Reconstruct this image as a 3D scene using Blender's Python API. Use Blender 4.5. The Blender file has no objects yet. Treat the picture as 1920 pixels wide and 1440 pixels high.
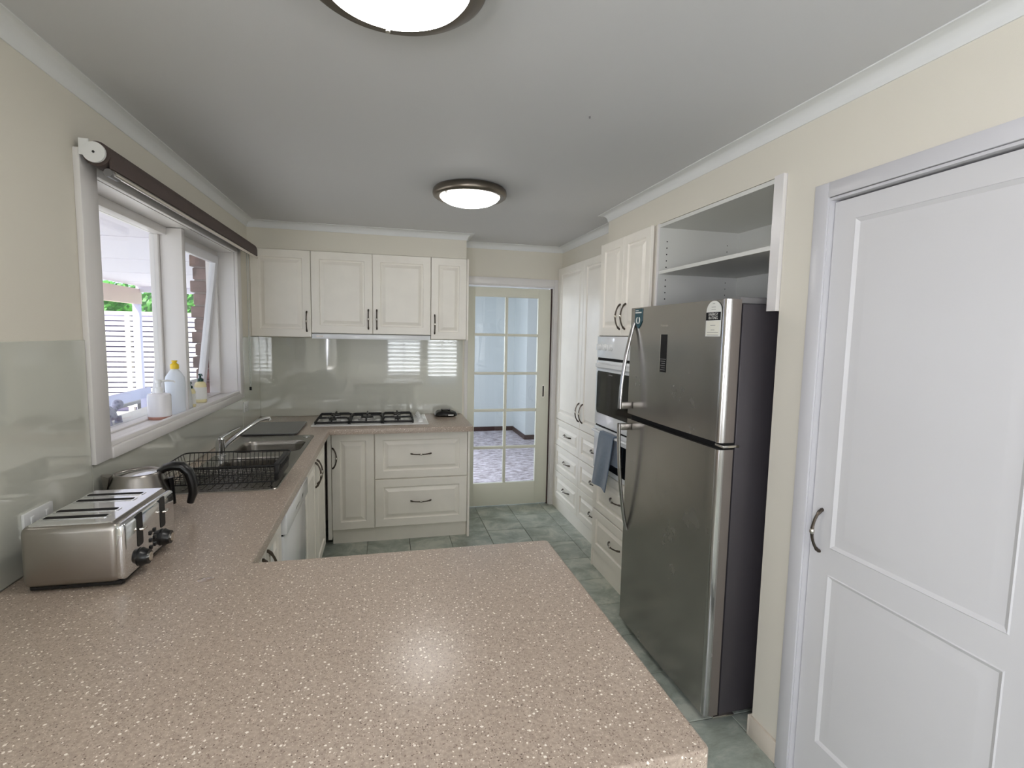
import bpy, bmesh, math, random
from mathutils import Vector, Matrix
random.seed(7)
C = bpy.context.scene.collection
PI = math.pi

# ------------------------------------------------------------------ camera, world, exposure
CY, CP, CR = .2411, -.0934, .0193
CAM = Vector((.988, 0, 1.5944))
fw = Vector((math.sin(CY)*math.cos(CP), math.cos(CY)*math.cos(CP), math.sin(CP)))
rt = Vector((math.cos(CY), -math.sin(CY), 0)); up = rt.cross(fw)
r_ = math.cos(CR)*rt + math.sin(CR)*up
u_ = -math.sin(CR)*rt + math.cos(CR)*up
cd = bpy.data.cameras.new('camera'); cd.sensor_width = 36; cd.lens = 969.0/1920*36; cd.clip_start = .02; cd.clip_end = 300
cam = bpy.data.objects.new('camera', cd); C.objects.link(cam)
cam.matrix_world = Matrix(((r_.x, u_.x, -fw.x, CAM.x), (r_.y, u_.y, -fw.y, CAM.y), (r_.z, u_.z, -fw.z, CAM.z), (0, 0, 0, 1)))
bpy.context.scene.camera = cam
sc = bpy.context.scene
sc.view_settings.view_transform = 'Standard'; sc.view_settings.look = 'None'
sc.view_settings.gamma = 1; sc.view_settings.use_curve_mapping = False
sc.view_settings.exposure = 0.95
sc.cycles.max_bounces = 10; sc.cycles.diffuse_bounces = 6; sc.cycles.glossy_bounces = 4
sc.cycles.transmission_bounces = 6; sc.cycles.transparent_max_bounces = 12
sc.cycles.caustics_reflective = False; sc.cycles.caustics_refractive = False
sc.cycles.sample_clamp_indirect = 6; sc.cycles.use_denoising = True

w = bpy.data.worlds.new('world'); sc.world = w; w.use_nodes = True
bg = w.node_tree.nodes['Background']
bg.inputs[0].default_value = (.66, .78, 1.0, 1); bg.inputs[1].default_value = 1.0

sd = bpy.data.lights.new('sun', 'SUN'); sd.energy = 4.2; sd.angle = .01; sd.color = (1, .95, .88)
so = bpy.data.objects.new('sun', sd); C.objects.link(so)
so.rotation_euler = Vector((.45, .62, -.85)).to_track_quat('-Z', 'Y').to_euler()

def area(name, loc, direction, sx, sy, power, col):
    l = bpy.data.lights.new(name, 'AREA'); l.shape = 'RECTANGLE'; l.size = sx; l.size_y = sy
    l.energy = power; l.color = col
    o = bpy.data.objects.new(name, l); C.objects.link(o); o.location = loc
    o.rotation_euler = Vector(direction).to_track_quat('-Z', 'Z').to_euler()
    return o
# daylight that comes in through the real window openings of the rooms
DAY = (.90, .91, 1.0)
area('daylight_dining_side', (-.12, -1.35, 1.5), (1, 0, -.05), 1.8, 1.15, 64, DAY)
area('daylight_dining_back', (1.85, -3.1, 1.35), (0, 1, 0), 1.6, 1.5, 62, (.98, .98, 1.0))
area('daylight_hall', (.62, 6.1, 1.3), (1, -.1, -.5), 1.8, 1.3, 44, (.84, .88, 1.0))

# ------------------------------------------------------------------ materials
def lin(c):
    c = c/255
    return c/12.92 if c <= .04045 else ((c+.055)/1.055)**2.4
def rgb(r, g, b): return (lin(r), lin(g), lin(b), 1)
def mat(name, col, rough=.5, metal=0, coat=0, spec=.5, noise=0, nscale=30, bump=0, bscale=200, trans=0, emis=None, estr=0, sheen=0):
    m = bpy.data.materials.new(name); m.use_nodes = True
    nt = m.node_tree; N = nt.nodes; b = N['Principled BSDF']
    b.inputs['Base Color'].default_value = col; b.inputs['Roughness'].default_value = rough
    b.inputs['Metallic'].default_value = metal; b.inputs['Coat Weight'].default_value = coat
    b.inputs['Coat Roughness'].default_value = .05
    b.inputs['Specular IOR Level'].default_value = spec
    b.inputs['Transmission Weight'].default_value = trans
    if sheen: b.inputs['Sheen Weight'].default_value = sheen
    if emis: b.inputs['Emission Color'].default_value = emis; b.inputs['Emission Strength'].default_value = estr
    tc = N.new('ShaderNodeTexCoord')
    if noise:
        n = N.new('ShaderNodeTexNoise'); n.inputs['Scale'].default_value = nscale; n.inputs['Detail'].default_value = 4
        nt.links.new(tc.outputs['Object'], n.inputs['Vector'])
        mx = N.new('ShaderNodeMixRGB'); mx.blend_type = 'MULTIPLY'; mx.inputs[0].default_value = 1
        cr = N.new('ShaderNodeMapRange'); cr.inputs[1].default_value = .3; cr.inputs[2].default_value = .7
        cr.inputs[3].default_value = 1-noise; cr.inputs[4].default_value = 1+noise*.4
        nt.links.new(n.outputs['Fac'], cr.inputs[0]); mx.inputs[1].default_value = col
        nt.links.new(cr.outputs[0], mx.inputs[2]); nt.links.new(mx.outputs[0], b.inputs['Base Color'])
    if bump:
        n = N.new('ShaderNodeTexNoise'); n.inputs['Scale'].default_value = bscale; n.inputs['Detail'].default_value = 3
        nt.links.new(tc.outputs['Object'], n.inputs['Vector'])
        bp = N.new('ShaderNodeBump'); bp.inputs['Strength'].default_value = bump; bp.inputs['Distance'].default_value = .002
        nt.links.new(n.outputs['Fac'], bp.inputs['Height']); nt.links.new(bp.outputs[0], b.inputs['Normal'])
    return m
def ramp_mat(name, build):
    m = bpy.data.materials.new(name); m.use_nodes = True
    nt = m.node_tree; build(nt, nt.nodes, nt.nodes['Principled BSDF']); return m

M = {}
M['wall'] = mat('cream_paint', rgb(223, 218, 205), .55, bump=.15, bscale=350)
M['ceil'] = mat('ceiling_paint', rgb(208, 208, 209), .7, bump=.1, bscale=250)
M['cornice'] = mat('cornice_paint', rgb(226, 227, 226), .5)
M['trim'] = mat('gloss_trim_paint', rgb(226, 223, 221), .3)
M['trimgrey'] = mat('grey_white_trim_paint', rgb(204, 203, 206), .3)
M['cab'] = mat('ivory_vinyl', rgb(243, 238, 228), .32, spec=.45, noise=.03, nscale=8)
M['whitecarc'] = mat('white_melamine', rgb(220, 220, 215), .4)
M['doorw'] = mat('white_door_paint', rgb(212, 211, 212), .35, noise=.02, nscale=3)
M['gdoor'] = mat('sage_cream_paint', rgb(220, 219, 204), .4)
M['splash'] = mat('painted_glass', rgb(204, 205, 194), .025, coat=1, spec=.6)
M['glassedge'] = mat('glass_edge', rgb(120, 140, 125), .2)
M['pewter'] = mat('dark_pewter', rgb(92, 84, 76), .32, metal=.9)
M['nickel'] = mat('polished_nickel', rgb(215, 210, 202), .2, metal=1)
M['chrome'] = mat('chrome', rgb(225, 226, 228), .08, metal=1)
M['steel'] = mat('stainless_steel', rgb(165, 160, 154), .3, metal=1, noise=.06, nscale=4)
M['sinksteel'] = mat('sink_steel', rgb(150, 146, 140), .26, metal=1)
M['black'] = mat('black_plastic', rgb(18, 18, 19), .3)
M['blackmat'] = mat('black_enamel', rgb(14, 14, 15), .5)
M['void'] = mat('dark_recess', rgb(10, 9, 10), .9)
M['white'] = mat('white_plastic', rgb(232, 233, 232), .3)
M['enamel'] = mat('white_enamel', rgb(234, 236, 238), .15, coat=.5)
M['ovenglass'] = mat('oven_glass', rgb(12, 13, 14), .08, spec=.35)
M['fsteel'] = mat('fridge_steel', rgb(166, 163, 158), .25, metal=.9, noise=.10, nscale=2.2)
_m = M['fsteel']; _nt = _m.node_tree; _b = _nt.nodes['Principled BSDF']; _tc = _nt.nodes.new('ShaderNodeTexCoord')
_n = _nt.nodes.new('ShaderNodeTexNoise'); _n.inputs['Scale'].default_value = 2.3; _n.inputs['Detail'].default_value = 6; _n.inputs['Roughness'].default_value = .65
_r = _nt.nodes.new('ShaderNodeMapRange'); _r.inputs[1].default_value = .50; _r.inputs[2].default_value = .80; _r.inputs[3].default_value = .21; _r.inputs[4].default_value = .36
_nt.links.new(_tc.outputs['Object'], _n.inputs['Vector']); _nt.links.new(_n.outputs['Fac'], _r.inputs[0]); _nt.links.new(_r.outputs[0], _b.inputs['Roughness'])
M['fbody'] = mat('fridge_side', rgb(74, 70, 74), .4, metal=.3)
M['fsilver'] = mat('fridge_silver_edge', rgb(190, 188, 188), .18, metal=1)
M['fside'] = mat('fridge_door_side', rgb(128, 120, 114), .45, metal=.6)
M['grey'] = mat('mid_grey_plastic', rgb(120, 118, 118), .4)
M['teal'] = mat('teal_sticker', rgb(18, 72, 84), .3)
M['paper'] = mat('sticker_paper', rgb(226, 226, 220), .5)
M['cream_paper'] = mat('cream_label', rgb(228, 226, 214), .5)
M['towel'] = mat('blue_grey_towel', rgb(96, 112, 130), .9, noise=.15, nscale=60, bump=.6, bscale=500, sheen=.4)
M['brown'] = mat('brown_blind_fabric', rgb(84, 72, 68), .8, bump=.3, bscale=600)
M['porcelain'] = mat('white_porcelain', rgb(232, 230, 232), .25)
M['terracotta'] = mat('terracotta_rim', rgb(176, 128, 112), .5)
M['dishblue'] = mat('pale_blue_plastic', rgb(226, 233, 242), .3)
M['yellow'] = mat('yellow_cap', rgb(230, 196, 40), .35)
M['green'] = mat('dark_green_plastic', rgb(10, 62, 54), .3)
M['soapcream'] = mat('cream_soap', rgb(236, 226, 178), .25)
M['paleplastic'] = mat('pale_grey_plastic', rgb(206, 208, 206), .35)
M['board'] = mat('charcoal_board', rgb(84, 84, 86), .3, coat=.3)
M['baseboard'] = mat('baseboard_paint', rgb(214, 204, 190), .4)
M['darkwood'] = mat('dark_skirting', rgb(60, 36, 32), .4)
M['hallwall'] = mat('hall_paint', rgb(206, 212, 212), .6)
M['patio'] = mat('patio_white_paint', rgb(226, 223, 234), .6)
M['beam'] = mat('patio_beam_paint', rgb(216, 192, 178), .6)
M['post'] = mat('patio_post_paint', rgb(214, 214, 240), .6)
M['slat'] = mat('fence_slat', rgb(244, 240, 232), .7, noise=.1, nscale=5)
M['gapback'] = mat('lavender_gap_backing', rgb(150, 142, 172), .8)  # lavender shade colour for the fence gaps, also backs the patio panel joints
M['mortar'] = mat('mortar', rgb(140, 128, 124), .9)
M['outside'] = mat('outside_wall', rgb(210, 180, 160), .8)
M['leaf'] = mat('hedge_leaf', rgb(90, 170, 60), .5, noise=.5, nscale=3)
M['paving'] = mat('pale_paving', rgb(225, 220, 212), .8, noise=.1, nscale=3)
M['shutter'] = mat('shutter_white', rgb(235, 235, 235), .4)
M['sheer'] = mat('sash_paint', rgb(228, 228, 232), .35)
M['hob'] = mat('hob_white_enamel', rgb(228, 228, 226), .2, coat=.4)
M['burner'] = mat('burner_aluminium', rgb(170, 170, 168), .4, metal=.6)
M['ring'] = mat('brushed_nickel_ring', rgb(128, 120, 110), .35, metal=1)
M['lampglass'] = mat('lit_opal_glass', rgb(255, 250, 242), .4, emis=(1, .965, .93, 1), estr=10.0)
M['wet'] = mat('wet_laminate', rgb(160, 142, 128), .04, coat=1)
M['packet'] = mat('black_packet_film', rgb(16, 15, 17), .25, coat=.6)

def _wt(nt, N, b):
    tc = N.new('ShaderNodeTexCoord'); L = nt.links.new
    def vor(scale, thr, seed):
        mp = N.new('ShaderNodeMapping'); mp.inputs['Location'].default_value = (seed, seed*2.1, seed*.7)
        L(tc.outputs['Object'], mp.inputs[0])
        n0 = N.new('ShaderNodeTexNoise'); n0.inputs['Scale'].default_value = scale*1.2; L(mp.outputs[0], n0.inputs['Vector'])
        ad = N.new('ShaderNodeVectorMath'); ad.operation = 'MULTIPLY_ADD'
        L(n0.outputs['Color'], ad.inputs[0]); ad.inputs[1].default_value = (.5/scale,)*3; L(mp.outputs[0], ad.inputs[2])
        v = N.new('ShaderNodeTexVoronoi'); v.inputs['Scale'].default_value = scale; v.inputs['Randomness'].default_value = 1
        L(ad.outputs[0], v.inputs['Vector'])
        # random size per cell: compare distance with threshold * random
        sep = N.new('ShaderNodeSeparateColor'); L(v.outputs['Color'], sep.inputs[0])
        p = N.new('ShaderNodeMath'); p.operation = 'POWER'; L(sep.outputs[0], p.inputs[0]); p.inputs[1].default_value = 1.0
        ml = N.new('ShaderNodeMath'); ml.operation = 'MULTIPLY'; L(p.outputs[0], ml.inputs[0]); ml.inputs[1].default_value = thr
        lt = N.new('ShaderNodeMath'); lt.operation = 'LESS_THAN'; L(v.outputs['Distance'], lt.inputs[0]); L(ml.outputs[0], lt.inputs[1])
        return lt.outputs[0], sep.outputs[1]
    n = N.new('ShaderNodeTexNoise'); n.inputs['Scale'].default_value = 160; n.inputs['Detail'].default_value = 3
    L(tc.outputs['Object'], n.inputs['Vector'])
    cr = N.new('ShaderNodeValToRGB'); e = cr.color_ramp.elements
    e[0].position = .32; e[0].color = rgb(160, 144, 130); e[1].position = .70; e[1].color = rgb(186, 170, 155)
    L(n.outputs['Fac'], cr.inputs[0]); cur = cr.outputs[0]
    for scale, thr, seed, col in ((260, .36, 1.3, rgb(200, 185, 170)), (210, .34, 5.1, rgb(132, 114, 102)), (110, .30, 9.7, rgb(240, 232, 220)), (130, .22, 3.9, rgb(104, 88, 78))):
        f, _ = vor(scale, thr, seed)
        mx = N.new('ShaderNodeMixRGB'); L(f, mx.inputs[0]); L(cur, mx.inputs[1]); mx.inputs[2].default_value = col; cur = mx.outputs[0]
    L(cur, b.inputs['Base Color']); b.inputs['Roughness'].default_value = .28; b.inputs['Specular IOR Level'].default_value = .5
M['worktop'] = ramp_mat('speckled_laminate', _wt)
def _tile(nt, N, b):
    tc = N.new('ShaderNodeTexCoord'); L = nt.links.new
    g = N.new('ShaderNodeNewGeometry'); oi = N.new('ShaderNodeObjectInfo')
    mv = N.new('ShaderNodeVectorMath'); mv.operation = 'MULTIPLY_ADD'; L(oi.outputs['Random'], mv.inputs[0]); mv.inputs[1].default_value = (.8, .8, .8); L(g.outputs['Position'], mv.inputs[2])
    n = N.new('ShaderNodeTexNoise'); n.inputs['Scale'].default_value = 5.5; n.inputs['Detail'].default_value = 7; n.inputs['Roughness'].default_value = .68; n.inputs['Distortion'].default_value = .5
    L(mv.outputs[0], n.inputs['Vector'])
    cr = N.new('ShaderNodeValToRGB'); e = cr.color_ramp.elements
    e[0].position = .36; e[0].color = rgb(136, 142, 130); e[1].position = .62; e[1].color = rgb(188, 192, 180)
    el = cr.color_ramp.elements.new(.5); el.color = rgb(160, 168, 158)
    L(n.outputs['Fac'], cr.inputs[0])
    hs = N.new('ShaderNodeHueSaturation'); mr = N.new('ShaderNodeMapRange'); mr.inputs[3].default_value = .92; mr.inputs[4].default_value = 1.08
    L(oi.outputs['Random'], mr.inputs[0]); L(mr.outputs[0], hs.inputs['Value']); L(cr.outputs[0], hs.inputs['Color'])
    L(hs.outputs[0], b.inputs['Base Color']); b.inputs['Roughness'].default_value = .38
    bp = N.new('ShaderNodeBump'); bp.inputs['Strength'].default_value = .25; bp.inputs['Distance'].default_value = .002
    L(n.outputs['Fac'], bp.inputs['Height']); L(bp.outputs[0], b.inputs['Normal'])
M['tile'] = ramp_mat('slate_green_tile', _tile)
M['grout'] = mat('grout', rgb(120, 122, 112), .9)
def _brick(nt, N, b):
    tc = N.new('ShaderNodeTexCoord'); L = nt.links.new
    n = N.new('ShaderNodeTexNoise'); n.inputs['Scale'].default_value = 14; n.inputs['Detail'].default_value = 5
    L(tc.outputs['Object'], n.inputs['Vector'])
    cr = N.new('ShaderNodeValToRGB'); e = cr.color_ramp.elements
    e[0].position = .35; e[0].color = rgb(92, 72, 70); e[1].position = .7; e[1].color = rgb(138, 112, 108)
    L(n.outputs['Fac'], cr.inputs[0]); L(cr.outputs[0], b.inputs['Base Color']); b.inputs['Roughness'].default_value = .85
M['brick'] = ramp_mat('mauve_brick', _brick)
def _carpet(nt, N, b):
    tc = N.new('ShaderNodeTexCoord'); L = nt.links.new
    mp = N.new('ShaderNodeMapping'); mp.inputs['Scale'].default_value = (1, 2.6, 1); L(tc.outputs['Object'], mp.inputs[0])
    n = N.new('ShaderNodeTexNoise'); n.inputs['Scale'].default_value = 9; n.inputs['Detail'].default_value = 8; n.inputs['Roughness'].default_value = .75
    L(mp.outputs[0], n.inputs['Vector'])
    cr = N.new('ShaderNodeValToRGB'); e = cr.color_ramp.elements
    e[0].position = .4; e[0].color = rgb(140, 128, 130); e[1].position = .58; e[1].color = rgb(222, 215, 222)
    L(n.outputs['Fac'], cr.inputs[0]); L(cr.outputs[0], b.inputs['Base Color']); b.inputs['Roughness'].default_value = 1
    bp = N.new('ShaderNodeBump'); bp.inputs['Strength'].default_value = .6; bp.inputs['Distance'].default_value = .01
    L(n.outputs['Fac'], bp.inputs['Height']); L(bp.outputs[0], b.inputs['Normal'])
M['carpet'] = ramp_mat('lilac_grey_carpet', _carpet)
def _mosaic(nt, N, b):
    tc = N.new('ShaderNodeTexCoord'); L = nt.links.new
    v = N.new('ShaderNodeTexVoronoi'); v.inputs['Scale'].default_value = 55; L(tc.outputs['Object'], v.inputs['Vector'])
    cr = N.new('ShaderNodeValToRGB'); e = cr.color_ramp.elements
    e[0].position = .0; e[0].color = rgb(70, 76, 120); e[1].position = .55; e[1].color = rgb(190, 190, 215)
    L(v.outputs['Distance'], cr.inputs[0]); L(cr.outputs[0], b.inputs['Base Color']); b.inputs['Roughness'].default_value = .4
M['mosaic'] = ramp_mat('mosaic_shell', _mosaic)
def _pane(nt, N, b):
    out = N['Material Output']; t = N.new('ShaderNodeBsdfTransparent'); g = N.new('ShaderNodeBsdfGlossy')
    g.inputs['Roughness'].default_value = .01; t.inputs[0].default_value = (.96, .98, .98, 1)
    lw0 = N.new('ShaderNodeLayerWeight'); lw0.inputs[0].default_value = .5
    pw = N.new('ShaderNodeMath'); pw.operation = 'POWER'; pw.inputs[1].default_value = 5; nt.links.new(lw0.outputs['Facing'], pw.inputs[0])
    lw = N.new('ShaderNodeMath'); lw.operation = 'MULTIPLY_ADD'; lw.inputs[1].default_value = .7; lw.inputs[2].default_value = .04; nt.links.new(pw.outputs[0], lw.inputs[0])
    mx = N.new('ShaderNodeMixShader')
    nt.links.new(lw.outputs[0], mx.inputs[0]); nt.links.new(t.outputs[0], mx.inputs[1]); nt.links.new(g.outputs[0], mx.inputs[2])
    nt.links.new(mx.outputs[0], out.inputs[0])
M['pane'] = ramp_mat('window_glass', _pane)

# ------------------------------------------------------------------ mesh helpers
ORG = {}
class MB:
    def __init__(s): s.bm = bmesh.new(); s.mi = 0
    def faces(s, fs):
        for f in fs: f.material_index = s.mi
    def quad_solid(s, P, F):
        vs = [s.bm.verts.new(p) for p in P]
        fs = [s.bm.faces.new([vs[i] for i in f]) for f in F]; s.faces(fs); return vs, fs
    def box(s, x0, x1, y0, y1, z0, z1, bev=0, seg=2):
        x0, x1 = min(x0, x1), max(x0, x1); y0, y1 = min(y0, y1), max(y0, y1); z0, z1 = min(z0, z1), max(z0, z1)
        P = [(x, y, z) for x in (x0, x1) for y in (y0, y1) for z in (z0, z1)]
        F = [(0, 1, 3, 2), (4, 6, 7, 5), (0, 4, 5, 1), (2, 3, 7, 6), (0, 2, 6, 4), (1, 5, 7, 3)]
        vs, fs = s.quad_solid(P, F)
        if bev:
            es = {e for f in fs for e in f.edges}
            r = bmesh.ops.bevel(s.bm, geom=list(es), offset=min(bev, .49*min(x1-x0, y1-y0, z1-z0)), segments=seg, profile=.5, affect='EDGES')
            s.faces(r['faces'])
        return s
    def prism(s, pts, axis, a, b):
        """extrude a 2D polygon along axis from a to b"""
        def P(p, t):
            return {'x': (t, p[0], p[1]), 'y': (p[0], t, p[1]), 'z': (p[0], p[1], t)}[axis]
        A = [s.bm.verts.new(P(p, a)) for p in pts]; B = [s.bm.verts.new(P(p, b)) for p in pts]
        n = len(pts); fs = [s.bm.faces.new(A[::-1]), s.bm.faces.new(B)]
        for i in range(n): fs.append(s.bm.faces.new((A[i], A[(i+1) % n], B[(i+1) % n], B[i])))
        s.faces(fs); return s
    def lathe(s, prof, c=(0, 0, 0), n=24, axis='z', sx=1, sy=1):
        rings = []
        def P(r, z, a):
            x, y = r*math.cos(a)*sx, r*math.sin(a)*sy
            q = {'z': (x, y, z), 'x': (z, x, y), 'y': (x, z, y)}[axis]
            return (c[0]+q[0], c[1]+q[1], c[2]+q[2])
        for r, z in prof:
            if r < 1e-6: rings.append([s.bm.verts.new(P(0, z, 0))])
            else: rings.append([s.bm.verts.new(P(r, z, 2*PI*i/n)) for i in range(n)])
        fs = []
        for a, b in zip(rings, rings[1:]):
            for i in range(n):
                j = (i+1) % n
                if len(a) == 1 and len(b) == 1: continue
                if len(a) == 1: fs.append(s.bm.faces.new((a[0], b[j], b[i])))
                elif len(b) == 1: fs.append(s.bm.faces.new((a[i], a[j], b[0])))
                else: fs.append(s.bm.faces.new((a[i], a[j], b[j], b[i])))
        if len(rings[0]) > 1: fs.append(s.bm.faces.new(rings[0][::-1]))
        if len(rings[-1]) > 1: fs.append(s.bm.faces.new(rings[-1]))
        s.faces(fs); return s
    def tube(s, path, r, n=8, ry=None, closed=False, upv=(0, 0, 1)):
        """sweep an ellipse along a path; r may be a list"""
        path = [Vector(p) for p in path]; m = len(path)
        R = r if isinstance(r, (list, tuple)) else [r]*m
        rings = []; prevn = None
        for i, p in enumerate(path):
            if closed: t = path[(i+1) % m]-path[i-1]
            else: t = path[min(i+1, m-1)]-path[max(i-1, 0)]
            t.normalize()
            if prevn is None:
                u = Vector(upv)
                if abs(u.dot(t)) > .95: u = Vector((1, 0, 0))
                nn = (u-t*u.dot(t)).normalized()
            else: nn = (prevn-t*prevn.dot(t)).normalized()
            prevn = nn; bb = t.cross(nn); k = (ry/R[0] if ry else 1)
            rings.append([s.bm.verts.new(p+nn*R[i]*math.cos(2*PI*j/n)+bb*R[i]*k*math.sin(2*PI*j/n)) for j in range(n)])
        fs = []
        for i in range(m if closed else m-1):
            a, b = rings[i], rings[(i+1) % m]
            for j in range(n): fs.append(s.bm.faces.new((a[j], a[(j+1) % n], b[(j+1) % n], b[j])))
        if not closed: fs += [s.bm.faces.new(rings[0][::-1]), s.bm.faces.new(rings[-1])]
        s.faces(fs); return s
    def panel(s, F, u0, u1, v0, v1, prof, back):
        """raised-panel slab: prof = [(inset, height)...] from the rim inwards"""
        L = []
        for ins, h in [(0, -back)]+prof:
            L.append([s.bm.verts.new(F(*q)) for q in ((u0+ins, v0+ins, h), (u1-ins, v0+ins, h), (u1-ins, v1-ins, h), (u0+ins, v1-ins, h))])
        fs = [s.bm.faces.new(L[0][::-1]), s.bm.faces.new(L[-1])]
        for a, b in zip(L, L[1:]):
            for i in range(4): fs.append(s.bm.faces.new((a[i], a[(i+1) % 4], b[(i+1) % 4], b[i])))
        s.faces(fs); return s
    def plate_holes(s, outer, holes, z):
        es = []
        for lp in [outer]+holes:
            vs = [s.bm.verts.new((p[0], p[1], z)) for p in lp]
            es += [s.bm.edges.new((vs[i], vs[(i+1) % len(vs)])) for i in range(len(vs))]
        r = bmesh.ops.triangle_fill(s.bm, use_beauty=True, use_dissolve=False, edges=es)
        s.faces([g for g in r['geom'] if isinstance(g, bmesh.types.BMFace)])
        return s
    def build(s, name, mats, parent=None, org=None, sharp=35, keepn=False):
        bm = s.bm
        if not keepn: bmesh.ops.recalc_face_normals(bm, faces=bm.faces)
        o_ = Vector(org) if org is not None else (ORG[parent.name] if parent else Vector((0, 0, 0)))
        bmesh.ops.translate(bm, verts=bm.verts, vec=-o_)
        lim = math.radians(sharp)
        for f in bm.faces: f.smooth = True
        for e in bm.edges:
            if len(e.link_faces) != 2 or e.calc_face_angle(9) > lim: e.smooth = False
        me = bpy.data.meshes.new(name); bm.to_mesh(me); bm.free()
        for m in (mats if isinstance(mats, (list, tuple)) else [mats]): me.materials.append(M[m] if isinstance(m, str) else m)
        o = bpy.data.objects.new(name, me); C.objects.link(o)
        if parent: o.parent = parent
        else: o.location = o_
        ORG[o.name] = o_
        return o
def rrect(x0, x1, y0, y1, r, n=6):
    out = []
    for cx, cy, a in ((x1-r, y0+r, -PI/2), (x1-r, y1-r, 0), (x0+r, y1-r, PI/2), (x0+r, y0+r, PI)):
        for i in range(n+1): out.append((cx+r*math.cos(a+PI/2*i/n), cy+r*math.sin(a+PI/2*i/n)))
    return out
def tag(o, label=None, cat=None, group=None, kind=None):
    if label: o['label'] = label
    if cat: o['category'] = cat
    if group: o['group'] = group
    if kind: o['kind'] = kind
    return o
def thing(name, label, cat, loc, group=None, rotz=0, local=False):
    o = bpy.data.objects.new(name, None); C.objects.link(o); o.location = loc; o.rotation_euler = (0, 0, rotz)
    o.empty_display_size = .05
    ORG[o.name] = Vector((0, 0, 0)) if local else Vector(loc)
    return tag(o, label, cat, group)
def bx(name, m, parent, *a, bev=0, label=None, **k):
    o = MB().box(*a, bev=bev).build(name, m, parent, **k)
    if label: o['label'] = label
    return o
def struct(o): o['kind'] = 'structure'; return o
def copy_tree(o, parent=None):
    c = o.copy(); C.objects.link(c)
    if parent: c.parent = parent
    ORG[c.name] = ORG[o.name]
    for ch in list(o.children): copy_tree(ch, c)
    return c
def text(name, body, size, m, parent, mw, label=None):
    """flat printed lettering, as a mesh; mw places it (text x-right, y-up, z-out)"""
    cu = bpy.data.curves.new(name, 'FONT'); cu.body = body; cu.size = size; cu.align_x = 'CENTER'; cu.align_y = 'CENTER'
    cu.extrude = .0002; cu.space_line = .85
    t = bpy.data.objects.new('tmp', cu); C.objects.link(t)
    dg = bpy.context.evaluated_depsgraph_get(); me = bpy.data.meshes.new_from_object(t.evaluated_get(dg))
    bpy.data.objects.remove(t)
    me.transform(mw); me.transform(Matrix.Translation(-ORG[parent.name])); me.materials.clear(); me.materials.append(M[m])
    o = bpy.data.objects.new(name, me); C.objects.link(o); o.parent = parent; ORG[o.name] = ORG[parent.name]
    return o

# face transforms: (u, v, n) -> world
def faceB(Y): return lambda u, v, n: (u, Y-n, v)        # looks towards -y
def faceL(X): return lambda u, v, n: (X+n, u, v)        # looks towards +x
def faceR(X): return lambda u, v, n: (X-n, u, v)        # looks towards -x
CABP = lambda w: [(.0, -.003), (.003, 0), (w, 0), (w+.006, -.0085), (w+.014, -.009), (w+.036, -.0012), (w+.038, 0)]
def cdoor(name, F, u0, u1, v0, v1, parent, w=.058, m='cab', g=.0015):
    return MB().panel(F, u0+g, u1-g, v0+g, v1-g, CABP(w), .018).build(name, m, parent, sharp=12)
def handle(F, u, v, parent, vertical=True, L=.15, out=.030):
    mb = MB(); pts = []; rad = []
    n = 18
    for i in range(n+1):
        t = -1+2*i/n
        h = out*(1-t*t)**.75 + .003
        d = t*L/2
        pts.append(F(u, v+d, h) if vertical else F(u+d, v, h))
        r = .0046 + .0018*math.exp(-((abs(t)-.93)/.07)**2)*1.6 + .0022*math.exp(-(t/.16)**2)
        rad.append(r)
    mb.tube(pts, rad, n=8)
    for e in (-1, 1):   # feet
        a = F(u, v+e*L/2, -.001) if vertical else F(u+e*L/2, v, -.001)
        b = F(u, v+e*L/2*.985, .006) if vertical else F(u+e*L/2*.985, v, .006)
        mb.tube([a, b], .0062, n=10)
    mb.mi = 1
    mid = [F(u, v+k*.009, out+.003) if vertical else F(u+k*.009, v, out+.003) for k in (-1, -.5, 0, .5, 1)]
    mb.tube(mid, [.0055, .0078, .0084, .0078, .0055], n=10)
    o = mb.build('handle', ['pewter', 'nickel'], parent); o['label'] = 'bow handle in dark pewter with a bright centre bead'
    return o

# ------------------------------------------------------------------ room shell
H = 2.4
# left wall with kitchen window and a dining window behind the camera
WY0, WY1, WZ0, WZ1 = 2.13, 3.90, 1.15, 2.125
DY0, DY1, DZ0, DZ1 = -2.25, -.45, .9, 2.1
mb = MB()
for a in ((-3.3, DY0, 0, H), (DY1, WY0, 0, H), (WY1, 4.7, 0, H)): mb.box(-.17, 0, a[0], a[1], a[2], a[3])
for y0, y1, z0, z1 in ((WY0, WY1, WZ0, WZ1), (DY0, DY1, DZ0, DZ1)):
    mb.box(-.17, 0, y0, y1, 0, z0); mb.box(-.17, 0, y0, y1, z1, H)
wl = struct(mb.build('wall_left', 'wall'))
# back wall: nib behind the splashback, door wall further back
mb = MB()
mb.box(0, 1.662, 4.515, 4.70, 0, H)
mb.box(1.662, 1.70, 4.58, 4.70, 0, H); mb.box(1.70, 2.49, 4.58, 4.70, 2.045, H); mb.box(2.49, 3.2, 4.58, 4.70, 0, H)
wb = struct(mb.build('wall_back', 'wall'))
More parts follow.
